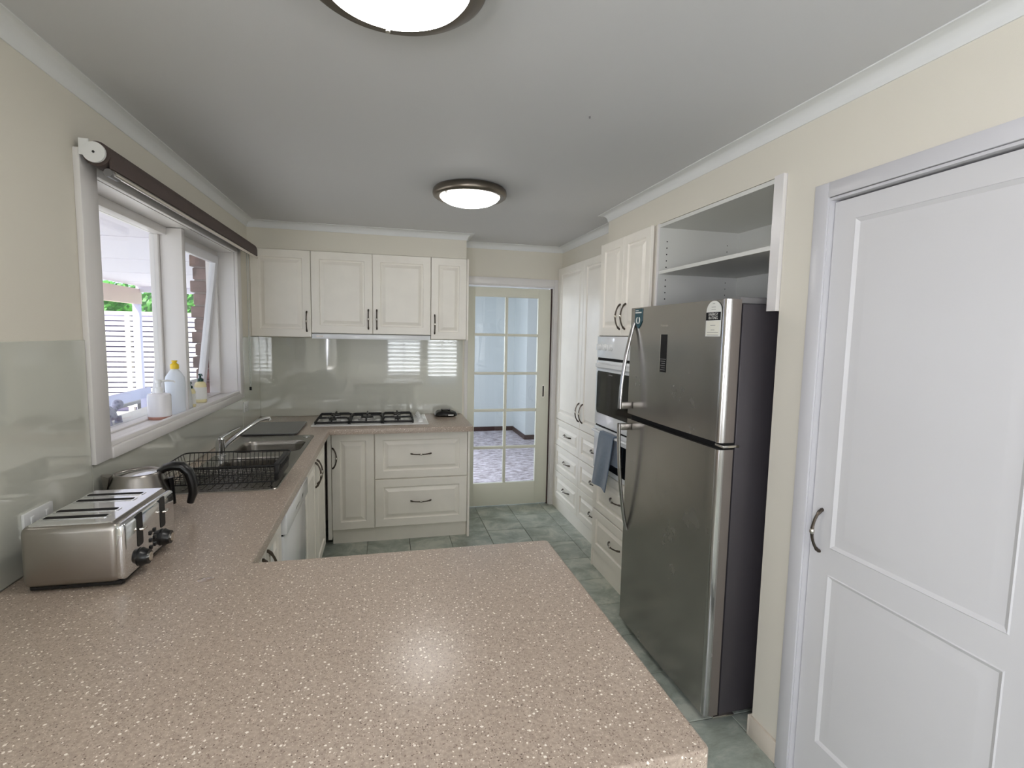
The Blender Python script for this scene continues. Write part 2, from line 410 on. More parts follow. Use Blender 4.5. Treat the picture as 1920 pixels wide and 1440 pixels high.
# right wall (door wall, bulkhead, cabinets alcove)
mb = MB()
mb.box(2.422, 2.55, 1.455, 1.662, 0, H); mb.box(2.422, 2.55, .735, 1.455, 2.062, H); mb.box(2.422, 2.55, -.3, .735, 0, H)
mb.box(2.422, 3.1, 1.662, 3.244, 2.206, H)          # bulkhead over the cabinets
mb.box(2.55, 3.1, 1.60, 1.662, 0, H)                 # side of fridge alcove
mb.box(2.57, 3.1, 3.244, 4.58, 2.206, H)
mb.box(3.1, 3.2, -.3, 4.58, 0, H)
mb.box(3.2, 4.3, -.42, -.3, 0, H); mb.box(2.422, 3.2, -.42, -.3, 0, H)
mb.box(4.3, 4.42, -3.3, -.3, 0, H)
struct(mb.build('wall_right', 'wall'))
# wall behind the camera with two shuttered openings
mb = MB()
S1 = (1.0, 1.8, .62, 2.1); S2 = (1.9, 2.65, .34, 2.1)
mb.box(0, S1[0], -3.2, -3.0, 0, H); mb.box(S1[1], S2[0], -3.2, -3.0, 0, H); mb.box(S2[1], 4.3, -3.2, -3.0, 0, H)
for s in (S1, S2): mb.box(s[0], s[1], -3.2, -3.0, 0, s[2]); mb.box(s[0], s[1], -3.2, -3.0, s[3], H)
struct(mb.build('wall_front', 'wall'))
struct(MB().box(-.25, 4.42, -3.3, 4.70, H, H+.12).build('ceiling', 'ceil'))
mb = MB().box(0, 1.628, 4.235, 4.515, 2.205, H)
struct(mb.build('wall_bulkhead', 'wall'))
# floor: screed and single tiles
fl = struct(MB().box(-.25, 4.42, -3.3, 4.64, -.12, -.004).build('floor', 'grout'))
TX, TY = .3125, .3200
tm = MB().box(-TX/2+.0022, TX/2-.0022, -TY/2+.0022, TY/2-.0022, -.008, 0, bev=.0015, seg=1).build('tile', 'tile', fl)
first = True
for j in range(-8, 6):
    for i in range(-6, 5):
        x = 1.79+TX*(i+.5); y = 3.06+TY*(j+.5)
        if y < .6: continue
        if x < .30 and y < 3.5: continue
        if x-TX/2 < -.05 or x-TX/2 > 3.0 or y+TY/2 > 4.70: continue
        o = tm if first else tm.copy()
        if not first: C.objects.link(o); o.parent = fl
        first = False
        o.location = (x, y, 0)
# dining floor behind camera
struct(MB().box(-.0, 4.3, -3.0, .82, -.004, .0).build('floor', 'tile'))
# cornice swept with mitres
def sweep(path, prof, name, m):
    """path: xy points, room on the left; prof: (offset into room, z)"""
    mb = MB(); P = [Vector((p[0], p[1])) for p in path]; rings = []
    for i, p in enumerate(P):
        def nrm(a, b): d = (b-a).normalized(); return Vector((-d.y, d.x))
        if i == 0: n = nrm(P[0], P[1]); k = 1
        elif i == len(P)-1: n = nrm(P[-2], P[-1]); k = 1
        else:
            n1, n2 = nrm(P[i-1], p), nrm(p, P[i+1]); n = (n1+n2).normalized(); k = 1/max(.3, n.dot(n1))
        rings.append([mb.bm.verts.new((p.x+n.x*o*k, p.y+n.y*o*k, z)) for o, z in prof])
    for a, b in zip(rings, rings[1:]):
        for j in range(len(prof)-1): mb.bm.faces.new((a[j], a[j+1], b[j+1], b[j]))
        mb.bm.faces.new((a[-1], a[0], b[0], b[-1]))
    mb.bm.faces.new(rings[0]); mb.bm.faces.new(rings[-1])
    return struct(mb.build(name, m, sharp=25))
cz0 = 2.352; cw = .055
prof = [(0, cz0), (.004, cz0), (.006, cz0+.004)] + [(.006+(cw-.012)*(1-math.cos(t)), cz0+.004+(H-cz0-.008)*math.sin(t)) for t in [PI/2*i/8 for i in range(1, 9)]] + [(cw, H-.004), (cw, H), (0, H)]
path = [(2.422, -.3), (2.422, 3.244), (2.57, 3.244), (2.57, 4.58), (1.628, 4.58), (1.628, 4.235), (0, 4.235), (0, -3.0)]
sweep(path, prof, 'trim_1', 'cornice')
# baseboard of the right wall end
mb = MB(); mb.box(2.410, 2.422, 1.512, 1.664, 0, .085, bev=.002); mb.box(2.410, 2.545, 1.662, 1.674, 0, .085, bev=.002)
struct(mb.build('baseboard_right', 'baseboard'))

# ------------------------------------------------------------------ kitchen window
win = tag(thing('window_1', None, None, (0, (WY0+WY1)/2, WZ0)), kind='structure')
mb = MB()
mb.box(0, .020, WY0-.095, WY0+.012, WZ0-.028, WZ1+.055, bev=.003)
mb.box(0, .020, WY1-.012, WY1+.075, WZ0-.028, WZ1+.055, bev=.003)
mb.box(0, .020, WY0+.012, WY1-.012, WZ1-.01, WZ1+.055, bev=.003)
mb.build('architrave', 'trim', win)
mb = MB(); mb.box(-.0, .026, WY0+.012, WY1-.012, WZ0-.030, WZ0+.012, bev=.004); mb.box(-.01, .014, WY0+.012, WY1-.012, WZ0+.012, WZ0+.030, bev=.003)
mb.build('sill_nosing', 'trim', win)
bx('window_sill', 'trim', win, -.30, -.002, WY0, WY1, WZ0, WZ0+.014, bev=.002)
mb = MB()   # jamb linings
mb.box(-.17, -.001, WY0, WY0+.012, WZ0, WZ1); mb.box(-.17, -.001, WY1-.012, WY1, WZ0, WZ1); mb.box(-.17, -.001, WY0, WY1, WZ1-.012, WZ1)
mb.build('jamb_lining', 'trim', win)
mb = MB()   # outer frame
xf0, xf1 = -.165, -.10
zb, zt_ = WZ0+.014, WZ1-.012
mb.box(xf0, xf1, WY0+.012, WY0+.047, zb, zt_, bev=.003); mb.box(xf0, xf1, WY1-.047, WY1-.012, zb, zt_, bev=.003)
mb.box(xf0, xf1, WY0+.047, WY1-.047, zt_-.04, zt_, bev=.003); mb.box(xf0, xf1, WY0+.047, WY1-.047, zb, zb+.008, bev=.002)
mb.box(-.172, -.133, 3.030, 3.095, zb+.008, zt_-.04, bev=.003)
mb.build('window_frame', 'trim', win)
bx('mullion', 'trim', win, -.132, -.030, 3.050, 3.094, zb, WZ1-.014, bev=.003)
bx('mullion_bead', 'paleplastic', win, -.128, -.045, 3.095, 3.104, zb, WZ1-.014, bev=.003)
MB().box(-.152, -.148, WY0+.047, 3.03, zb+.008, zt_-.04).build('window_pane', 'pane', win)
# awning sash, hinged at its head and pushed out at the bottom
sash = thing('awning_sash', None, None, (-.13, 3.48, zt_-.03), local=True); sash.parent = win
sash.location = Vector((-.085, 3.49, zt_-.035))-ORG[win.name]; sash.rotation_euler = (0, math.radians(6.9), 0)
for k in ('label', 'category'):
    if k in sash: del sash[k]
# replace the empty by a mesh: frame is itself the part
mb = MB(); hh = .875; hw = .375; t = .038
mb.box(-t, 0, -hw, -hw+.055, -hh, 0, bev=.003); mb.box(-t, 0, hw-.055, hw, -hh, 0, bev=.003)
mb.box(-t, 0, -hw+.055, hw-.055, -.05, 0, bev=.003); mb.box(-t, 0, -hw+.055, hw-.055, -hh, -hh+.06, bev=.003)
sf = mb.build('window_sash', 'sheer', None)
sf.parent = win; sf.location = sash.location; sf.rotation_euler = sash.rotation_euler; ORG[sf.name] = Vector((0, 0, 0))
bpy.data.objects.remove(sash)
MB().box(-.022, -.018, -hw+.055, hw-.055, -hh+.06, -.05).build('window_pane', 'pane', sf)
MB().box(-.03, -.012, hw-.02, hw-.012, -hh+.06, -hh+.38).build('stay', 'nickel', sf)

# dining window + shuttered openings behind the camera
def plain_window(name, axis, a0, a1, z0, z1, pos, slats=False):
    cx = (a0+a1)/2
    loc = (pos, cx, z0) if axis == 'x' else (cx, pos, z0)
    r = tag(thing(name, None, None, loc), kind='structure')
    def b(mb, u0, u1, zz0, zz1, d0, d1, **k):
        if axis == 'x': mb.box(pos+d0, pos+d1, u0, u1, zz0, zz1, **k)
        else: mb.box(u0, u1, pos+d0, pos+d1, zz0, zz1, **k)
    mb = MB(); f = .045
    b(mb, a0, a0+f, z0, z1, -.03, .03); b(mb, a1-f, a1, z0, z1, -.03, .03); b(mb, a0+f, a1-f, z1-f, z1, -.03, .03); b(mb, a0+f, a1-f, z0, z0+f, -.03, .03)
    if slats: b(mb, cx-.012, cx+.012, z0+f, z1-f, -.034, -.026)
    mb.build('window_frame', 'trim', r)
    mb = MB(); b(mb, a0+f, a1-f, z0+f, z1-f, -.045, -.041); mb.build('window_pane', 'pane', r)
    if slats:
        n = int((z1-z0-2*f)/.088); proto = None
        for i in range(n):
            z = z0+f+.04+i*.088
            if proto is None:
                m2 = MB(); ang = math.radians(50); hw2 = .040
                c, s_ = math.cos(ang)*hw2, math.sin(ang)*hw2
                pr = [(pos-c, -s_-.004), (pos+c, s_-.004), (pos+c, s_+.004), (pos-c, -s_+.004)]
                m2.prism([(p[0], z+p[1]) for p in pr], 'x', a0+f, a1-f); proto = m2.build('shutter_slat', 'shutter', r); zz = z
            else:
                o = proto.copy(); C.objects.link(o); o.parent = r; o.location = (0, 0, z-zz)
    return r
plain_window('window_2', 'x', DY0, DY1, DZ0, DZ1, -.17)
plain_window('window_3', 'y', S1[0], S1[1], S1[2], S1[3], -3.05, True)
plain_window('window_4', 'y', S2[0], S2[1], S2[2], S2[3], -3.05, True)

# ------------------------------------------------------------------ door_1: white two-panel door in the right wall
d1 = tag(thing('door_1', None, None, (2.43, 1.45, 0)), kind='structure')
F = faceR(2.430)
mb = MB(); ya, yb = .748, 1.449
# leaf as a grid with two sunk-and-raised panels
P1 = (.853, 1.368, .905, 1.985); P2 = (.853, 1.368, .212, .815)
def leaf_with_panels(mb, F, u0, u1, v0, v1, panels, prof, back):
    us = [u0, panels[0][0], panels[0][1], u1]; vs = sorted({v0, v1} | {p[2] for p in panels} | {p[3] for p in panels})
    cells = {}
    for a in range(3):
        for b in range(len(vs)-1):
            hole = any(abs(us[a]-p[0]) < 1e-6 and abs(vs[b]-p[2]) < 1e-6 for p in panels)
            if not hole:
                mb.faces([mb.bm.faces.new([mb.bm.verts.new(F(*q)) for q in ((us[a], vs[b], 0), (us[a+1], vs[b], 0), (us[a+1], vs[b+1], 0), (us[a], vs[b+1], 0))])])
    for p in panels:
        L = []
        for ins, h in prof: L.append([mb.bm.verts.new(F(*q)) for q in ((p[0]+ins, p[2]+ins, h), (p[1]-ins, p[2]+ins, h), (p[1]-ins, p[3]-ins, h), (p[0]+ins, p[3]-ins, h))])
        for a, b in zip(L, L[1:]):
            for i in range(4): mb.bm.faces.new((a[i], a[(i+1) % 4], b[(i+1) % 4], b[i]))
        mb.bm.faces.new(L[-1])
    K = [(u0, v0), (u1, v0), (u1, v1), (u0, v1)]
    for i in range(4):
        a, b = K[i], K[(i+1) % 4]
        mb.bm.faces.new([mb.bm.verts.new(F(*q)) for q in ((a[0], a[1], 0), (b[0], b[1], 0), (b[0], b[1], -back), (a[0], a[1], -back))])
    mb.bm.faces.new([mb.bm.verts.new(F(a[0], a[1], -back)) for a in K])
    bmesh.ops.remove_doubles(mb.bm, verts=mb.bm.verts, dist=1e-5)
leaf_with_panels(mb, F, ya, yb, .012, 2.050, [P1, P2], [(0, 0), (.003, .003), (.007, .0), (.014, -.0045), (.022, -.0045), (.048, -.001), (.052, -.001)], .035)
leaf = mb.build('door_leaf', 'doorw', d1, sharp=10)
handle(F, 1.408, .953, leaf, True, L=.145, out=.034)
mb = MB()
A = faceR(2.422)
mb.box(2.404, 2.422, 1.455, 1.512, 0, 2.115, bev=.002); mb.box(2.404, 2.422, .678, .735, 0, 2.115, bev=.002); mb.box(2.404, 2.422, .735, 1.455, 2.066, 2.115, bev=.002)
mb.box(2.41, 2.55, 1.452, 1.458, 0, 2.062); mb.box(2.41, 2.55, .732, .738, 0, 2.062); mb.box(2.41, 2.55, .738, 1.452, 2.056, 2.064)
mb.build('architrave', 'trimgrey', d1)
bx('door_stop', 'void', d1, 2.47, 2.50, .74, 1.45, 0, 2.056)

# ------------------------------------------------------------------ door_2: glazed sliding door
d2 = tag(thing('door_2', None, None, (2.1, 4.62, 0)), kind='structure')
cols = ((1.768, 2.045), (2.072, 2.355)); rows = ((.225, .546), (.572, .894), (.920, 1.236), (1.260, 1.586), (1.610, 1.938))
mb = MB(); Y0, Y1 = 4.600, 4.636
mb.box(1.668, 1.768, Y0, Y1, .012, 2.022, bev=.002); mb.box(2.355, 2.474, Y0, Y1, .012, 2.022, bev=.002)
mb.box(1.768, 2.355, Y0, Y1, 1.938, 2.022, bev=.002); mb.box(1.768, 2.355, Y0, Y1, .012, .225, bev=.002)
dl = mb.build('door_leaf', 'gdoor', d2)
mb = MB()
mb.box(2.045, 2.072, Y0+.003, Y1-.003, .225, 1.938, bev=.004)
for a, b in zip(rows, rows[1:]): mb.box(1.768, 2.355, Y0+.004, Y1-.004, a[1], b[0], bev=.004)
mb.build('glazing_bar', 'gdoor', dl)
for c in cols:
    for r in rows: MB().box(c[0], c[1], 4.616, 4.620, r[0], r[1]).build('glass_pane', 'pane', d2)
mb = MB().prism(rrect(2.409, 2.431, 1.022, 1.142, .010), 'y', 4.5985, 4.601); mb.mi = 1
mb.prism(rrect(2.414, 2.426, 1.032, 1.132, .005), 'y', 4.5975, 4.5990)
o = mb.build('flush_pull', ['nickel', 'void'], dl); o['label'] = 'long oval metal finger pull'
mb = MB()
mb.box(2.492, 2.545, 4.562, 4.58, 0, 2.108, bev=.003); mb.box(1.664, 2.492, 4.562, 4.58, 2.046, 2.108, bev=.003)
mb.box(2.486, 2.494, 4.575, 4.70, 0, 2.045); mb.box(1.664, 2.49, 4.575, 4.70, 2.036, 2.046); mb.box(1.664, 1.70, 4.562, 4.58, 0, 2.046, bev=.003)
mb.build('architrave', 'trim', d2)
bx('door_stop', 'darkwood', d2, 2.476, 2.486, 4.60, 4.64, 0, 2.03)

# ------------------------------------------------------------------ hall beyond the glass door
struct(MB().box(.4, 6.5, 4.64, 9.2, -.12, -.002).build('floor_hall', 'carpet'))
struct(MB().box(.4, 6.5, 4.70, 9.2, H, H+.12).build('ceiling_hall', 'hallwall'))
mb = MB()
mb.box(.4, 3.08, 8.40, 8.52, 0, H)
mb.box(3.08, 3.25, 7.60, 8.52, 0, H)
# arch wall: a flat arch head to the right of the pier
arc = [(3.25, 1.75)] + [(3.25+.75*(1-math.cos(t)), 1.75+.42*math.sin(t)) for t in [PI*i/16 for i in range(1, 16)]] + [(4.75, 1.75), (4.75, H), (3.25, H)]
mb.prism(arc, 'y', 7.60, 7.72)
mb.box(4.75, 6.5, 7.60, 7.72, 0, H)
struct(mb.build('wall_hall', 'hallwall'))
mb = MB(); mb.box(.4, .5, 4.7, 5.4, 0, H); mb.box(.4, .5, 7.2, 8.5, 0, H); mb.box(.4, .5, 5.4, 7.2, 0, .6); mb.box(.4, .5, 5.4, 7.2, 2.0, H)
mb.box(6.4, 6.5, 4.7, 9.2, 0, H); mb.box(3.2, 6.5, 4.64, 4.70, 0, H); mb.box(3.25, 6.4, 9.1, 9.2, 0, H)
struct(mb.build('wall_hall_side', 'hallwall'))
mb = MB(); mb.box(.5, 3.08, 8.385, 8.40, 0, .07); mb.box(3.065, 3.08, 7.60, 8.40, 0, .07); mb.box(3.065, 3.25, 7.585, 7.60, 0, .07)
struct(mb.build('baseboard_hall', 'darkwood'))
plain_window('window_5', 'x', 5.4, 7.2, .6, 2.0, .45)

# ------------------------------------------------------------------ outside: patio, fence, hedge, brick pier
ter = struct(MB().box(-30, -.172, -12, 40, -.25, -.10).build('ground', 'paving'))
pc = struct(MB().box(-3.05, -.172, .5, 10.1, 2.318, 2.40).build('ceiling_patio', 'gapback'))
ys = [.25+1.47*i for i in range(8)]
for a, b in zip(ys, ys[1:]):
    MB().box(-3.02, -.30, a+.016, b-.016, 2.296, 2.318, bev=.003, seg=1).build('panel', 'patio', pc)
tag(MB().box(-3.10, -3.0, 1.0, 10.05, 2.0, 2.25, bev=.004).build('patio_beam', 'beam'), 'wide beige beam along the open edge of the patio roof', 'beam')
tag(MB().box(-3.06, -.25, 9.98, 10.06, 2.20, 2.30, bev=.004).build('patio_beam', 'patio'), 'thin white cross beam at the far end of the patio roof', 'beam')
t_ = thing('patio_post', 'white patio post carrying the corner of the beige roof beam', 'post', (-3.05, 10.0, -.1))
MB().box(-3.11, -3.01, 9.95, 10.05, -.1, 2.0, bev=.006).build('post_shaft', 'post', t_)
MB().box(-3.125, -2.995, 9.935, 10.065, -.1, -.03, bev=.004).build('post_shoe', 'patio', t_)
fe = thing('slat_fence', 'long pale fence of horizontal slats beyond the patio', 'fence', (-4, 12, -.1))
n = 19; z0 = .0; sl = None
for i in range(n):
    z = z0+i*.103
    if sl is None: sl = MB().box(-9, 3.5, 11.98, 12.0, z, z+.075, bev=.003, seg=1).build('slat', 'slat', fe)
    else:
        o = sl.copy(); C.objects.link(o); o.parent = fe; o.location = (0, 0, z-z0)
fp = None
for k in range(6):
    x = -8.5+k*2.2
    if fp is None: fp = MB().box(x, x+.09, 12.0, 12.09, -.1, 1.92).build('fence_post', 'slat', fe); x0 = x
    else:
        o = fp.copy(); C.objects.link(o); o.parent = fe; o.location = (x-x0, 0, 0)
MB().box(-9, 3.5, 12.10, 12.13, -.1, 1.90).build('gap_shade_board', 'gapback', fe)  # added sheet; its lavender paints the shade between the slats
hd = thing('hedge', 'bright green leafy hedge rising behind the slat fence', 'hedge', (-4, 13.4, -.1))
mb = MB()
mb.box(-9.2, 3.6, 12.9, 14.0, 1.75, 2.35, bev=.25, seg=3); mb.build('hedge_core', 'leaf', hd)
mb = MB()
for i in range(9000):
    x = random.uniform(-9, 3); y = random.uniform(12.55, 14.0); z = random.uniform(1.75, 2.75)+.18*math.sin(x*1.7)
    d = Vector((random.gauss(0, 1), random.gauss(0, 1)-.6, random.gauss(0, 1)+.5)).normalized(); a = d.orthogonal().normalized(); b = d.cross(a)
    s = random.uniform(.05, .11); p = Vector((x, y, z))
    vs = [mb.bm.verts.new(p+q) for q in (a*s, b*s*.5, -a*s, -b*s*.5)]; mb.bm.faces.new(vs)
tag(mb.build('foliage', 'leaf', hd, keepn=True), kind='stuff')
# brick pier by the open sash
bp_ = struct(MB().box(-.272, -.172, 3.975, 4.62, -.1, 2.295).build('brick_pier', 'mortar'))
pb = None; z = .3
k = 0
while z < 2.28:
    off = .0 if k % 2 else .018
    for (x0, x1) in ((-.279-off, -.1725),):
        MB().box(x0, x1, 3.965, 4.60, z, z+.076, bev=.004, seg=1).build('brick', 'brick', bp_)
    z += .086; k += 1
t_ = thing('patio_railing', 'low white patio railing seen through the window beside the soap dispenser', 'railing', (-1.5, 5.5, -.1))
MB().box(-1.52, -1.48, 3.2, 6.34, .862, .965, bev=.006).build('rail', 'post', t_)
for y in (3.6, 6.24):
    MB().box(-1.545, -1.455, y, y+.09, -.1, .862, bev=.004).build('rail_post', 'post', t_)
t_ = thing('patio_table', 'low grey patio table behind the white railing', 'table', (-2.7, 6.6, -.1))
MB().box(-3.2, -2.2, 5.9, 8.2, .60, .64, bev=.005).build('tabletop', 'grey', t_)
for x in (-3.1, -2.3):
    for y in (6.0, 8.1): MB().box(x-.03, x+.03, y-.03, y+.03, -.1, .60).build('leg', 'grey', t_)

# ------------------------------------------------------------------ splashbacks
def sp(label, *boxes):
    t = thing('glass_splashback', label, 'splashback', (boxes[0][0], boxes[0][2], .9))
    for b in boxes: MB().box(*b, bev=.0008, seg=1).build('glass_panel', 'splash', t)
    return t
sp('pale grey-green glass splashback on the left wall around the window', (.0005, .0065, .72, 2.033, .902, 1.552), (.0005, .0065, 2.036, 3.972, .902, 1.119), (.0005, .0065, 3.976, 4.508, .902, 1.548))
sp('wide glossy grey glass splashback behind the cooktop', (.007, 1.645, 4.5085, 4.5145, .902, 1.545))

# ------------------------------------------------------------------ upper cabinets
UF = 4.217
Fu = faceB(UF)
def upper(name, label, x0, x1, z0, doors, hs, loc):
    t = thing(name, label, 'cabinet', loc)
    bx('carcass', 'cab', t, x0+.001, x1-.001, UF+.0185, 4.513, z0+.002, 2.2035)
    for (a, b), h in zip(doors, hs):
        d = cdoor('door', Fu, a, b, z0, 2.203, t)
        handle(Fu, h, z0+.115 if z0 > 1.56 else z0+.12, d)
    return t
upper('wall_cabinet', 'single-door ivory wall cabinet in the left corner beside the window blind', .018, .440, 1.552, [(.018, .440)], [.408], (.23, 4.35, 1.552))
upper('wall_cabinet', 'double-door ivory wall cabinet directly above the rangehood', .441, 1.343, 1.584, [(.441, .892), (.892, 1.343)], [.860, .924], (.89, 4.35, 1.584))
t_ = upper('wall_cabinet', 'narrow single-door ivory wall cabinet at the right end of the row', 1.344, 1.634, 1.552, [(1.344, 1.632)], [1.374], (1.49, 4.35, 1.552))
bx('side_panel', 'cab', t_, 1.6345, 1.650, 4.232, 4.513, 1.548, 2.203)
struct(bx('trim_2', 'cab', None, .0005, .016, 4.232, 4.26, 1.55, 2.204))
t_ = thing('rangehood', 'slim white slide-out rangehood under the double wall cabinet', 'rangehood', (.89, 4.35, 1.54))
bx('hood_body', 'whitecarc', t_, .443, 1.341, 4.240, 4.507, 1.545, 1.582)
bx('front_rail', 'enamel', t_, .443, 1.341, 4.212, 4.2385, 1.542, 1.579, bev=.003)
bx('grease_filter', 'steel', t_, .50, 1.28, 4.27, 4.49, 1.541, 1.5445)
bx('badge', 'steel', t_, .475, .525, 4.2108, 4.2118, 1.556, 1.566)

# ------------------------------------------------------------------ base cabinets along the back
BF = 3.930; Fb = faceB(BF)
t_ = thing('base_cabinet', 'tall single-door ivory base cabinet in the corner left of the drawers', 'cabinet', (.75, 4.2, 0))
bx('carcass', 'cab', t_, .600, .9045, BF+.0185, 4.51, .125, .858)
d = cdoor('door', Fb, .600, .905, .122, .856, t_); handle(lambda u, v, n: (u+n*.9, BF-.006-n*.35, v), .607, .672, d)
bx('filler_panel', 'cab', t_, .572, .598, BF-.004, 4.0, .055, .858)
bx('kickboard', 'cab', t_, .600, .905, 3.985, 4.0, 0, .122)
t_ = thing('drawer_cabinet', 'ivory base cabinet with two deep drawers below the cooktop', 'cabinet', (1.26, 4.2, 0))
bx('carcass', 'cab', t_, .9055, 1.609, BF+.0185, 4.51, .125, .858)
for z0, z1 in ((.498, .856), (.125, .494)):
    d = cdoor('drawer', Fb, .908, 1.606, z0, z1, t_); handle(Fb, 1.250, (z0+z1)/2+.008, d, False)
bx('kickboard', 'cab', t_, .905, 1.609, 3.985, 4.0, 0, .122)
bx('side_panel', 'cab', t_, 1.611, 1.628, 3.938, 4.51, 0, .858)

# ------------------------------------------------------------------ left run
LF = .575; Fl = faceL(LF)
t_ = thing('sink_cabinet', 'ivory two-door cabinet under the sink with paired handles', 'cabinet', (.3, 3.3, 0))
mb = MB(); mb.box(.02, LF-.0185, 2.790, 3.735, .10, .55); mb.box(LF-.032, LF-.0185, 2.790, 3.735, .55, .858); mb.box(.02, LF-.0185, 3.72, 3.735, .55, .858)
mb.build('carcass', 'cab', t_)
for (a, b), h in zip(((2.802, 3.275), (3.275, 3.735)), (3.238, 3.312)):
    d = cdoor('door', Fl, a, b, .105, .856, t_); handle(Fl, h, .735, d)
bx('kickboard', 'cab', t_, .505, .52, 2.80, 3.74, 0, .10)
bx('corner_gap_shade', 'void', t_, .40, LF-.03, 3.737, 3.925, .02, .858, label='black block painted as the shade in the gap beside the corner cupboard')  # solid near-black block paints the shade of the open corner gap
t_ = thing('dishwasher', 'glossy white built-in dishwasher under the left worktop', 'dishwasher', (.3, 2.48, 0))
bx('body', 'whitecarc', t_, .03, .553, 2.20, 2.780, .09, .855)
bx('control_panel', 'enamel', t_, .555, .597, 2.200, 2.780, .765, .852, bev=.006)
bx('door', 'enamel', t_, .555, .583, 2.200, 2.780, .105, .757, bev=.004)
bx('handle_recess', 'void', t_, .556, .5765, 2.21, 2.785, .757, .765)
bx('indicator', 'grey', t_, .5965, .5975, 2.58, 2.62, .80, .815)
bx('indicator', 'grey', t_, .5965, .5975, 2.42, 2.50, .80, .808)
bx('kickboard', 'cab', t_, .505, .52, 2.20, 2.780, 0, .09)
t_ = thing('corner_cabinet', 'ivory cabinet between dishwasher and peninsula with a pair of handles and white sticker', 'cabinet', (.3, 1.9, 0))
bx('carcass', 'cab', t_, .02, LF-.0185, 1.65, 2.196, .10, .858)
d = cdoor('door', Fl, 1.64, 1.90, .105, .856, t_); handle(Fl, 1.862, .735, d)
d = cdoor('door', Fl, 1.90, 2.195, .105, .856, t_); handle(Fl, 1.938, .735, d)
o = bx('sticker', 'paper', d, .5752, .5757, 1.985, 2.035, .72, .80); o['label'] = 'small white paper sticker'
bx('kickboard', 'cab', t_, .505, .52, 1.62, 2.20, 0, .10)
t_ = thing('peninsula_cabinet', 'ivory cabinet block carrying the peninsula worktop', 'cabinet', (.7, 1.25, 0))
bx('carcass', 'cab', t_, .02, 1.38, .93, 1.60, .10, .858)
bx('kickboard', 'cab', t_, .04, 1.36, .97, 1.56, 0, .10)

# ------------------------------------------------------------------ worktop
bowls = (rrect(.135, .500, 3.145, 3.475, .075), rrect(.160, .470, 2.785, 3.035, .07))
hole = (.10, .505, 2.76, 3.50)
xs = [.0075, hole[0], hole[1], .595, 1.5254, 1.640]; ysw = [.709, 1.636, hole[2], hole[3], 3.853, 4.507]
mb = MB(); V = {}
def vv(x, y, z):
    k = (round(x, 4), round(y, 4), z)
    if k not in V: V[k] = mb.bm.verts.new((x, y, z))
    return V[k]
def solid(i, j):
    x = (xs[i]+xs[i+1])/2; y = (ysw[j]+ysw[j+1])/2
    if hole[0] < x < hole[1] and hole[2] < y < hole[3]: return False
    if y < 1.636: return x < 1.5254
    if y > 3.853: return True
    return x < .595
nx, ny = len(xs)-1, len(ysw)-1
for i in range(nx):
    for j in range(ny):
        if not (0 <= i < nx and solid(i, j)): continue
        a, b, c, d_ = (xs[i], ysw[j]), (xs[i+1], ysw[j]), (xs[i+1], ysw[j+1]), (xs[i], ysw[j+1])
        for z in (.860, .900): mb.bm.faces.new([vv(*p, z) for p in (a, b, c, d_)])
        for (di, dj), (p, q) in {(0, -1): (a, b), (1, 0): (b, c), (0, 1): (c, d_), (-1, 0): (d_, a)}.items():
            ii, jj = i+di, j+dj
            if not (0 <= ii < nx and 0 <= jj < ny) or not solid(ii, jj):
                mb.bm.faces.new([vv(*p, .86), vv(*q, .86), vv(*q, .90), vv(*p, .90)])
bmesh.ops.recalc_face_normals(mb.bm, faces=mb.bm.faces)
bmesh.ops.dissolve_limit(mb.bm, angle_limit=.01, verts=mb.bm.verts, edges=mb.bm.edges)
es = [e for e in mb.bm.edges if abs(e.verts[0].co.z-.9) < 1e-4 and abs(e.verts[1].co.z-.9) < 1e-4 and len(e.link_faces) == 2 and e.calc_face_angle() > 1
      and not all(v.co.x < .51 and 2.7 < v.co.y < 3.6 for v in e.verts) and not all(v.co.x < .01 for v in e.verts)]
ev = [e for e in mb.bm.edges if abs(e.verts[0].co.z-e.verts[1].co.z) > .03 and e.verts[0].co.x > 1.5]
bmesh.ops.bevel(mb.bm, geom=ev, offset=.016, segments=4, profile=.5, affect='EDGES')
es = [e for e in mb.bm.edges if e.is_valid and abs(e.verts[0].co.z-.9) < 1e-4 and abs(e.verts[1].co.z-.9) < 1e-4 and len(e.link_faces) == 2 and e.calc_face_angle() > 1
      and not all(v.co.x < .51 and 2.7 < v.co.y < 3.6 for v in e.verts) and not all(v.co.x < .01 for v in e.verts)]
bmesh.ops.bevel(mb.bm, geom=es, offset=.006, segments=3, profile=.5, affect='EDGES')
tag(mb.build('worktop', 'worktop', None, org=(.7, 1.6, .86), sharp=50), 'speckled pink-beige laminate worktop wrapping round as a U-shaped peninsula', 'worktop')

# ------------------------------------------------------------------ sink
t_ = thing('kitchen_sink', 'stainless double-bowl inset sink with drainer below the window', 'sink', (.3, 3.0, .9))
mb = MB()
outer = rrect(.072, .520, 2.398, 3.652, .035)
for z in (.9005, .9045):
    if z > .901: mb.plate_holes(outer, [list(b) for b in bowls], z)
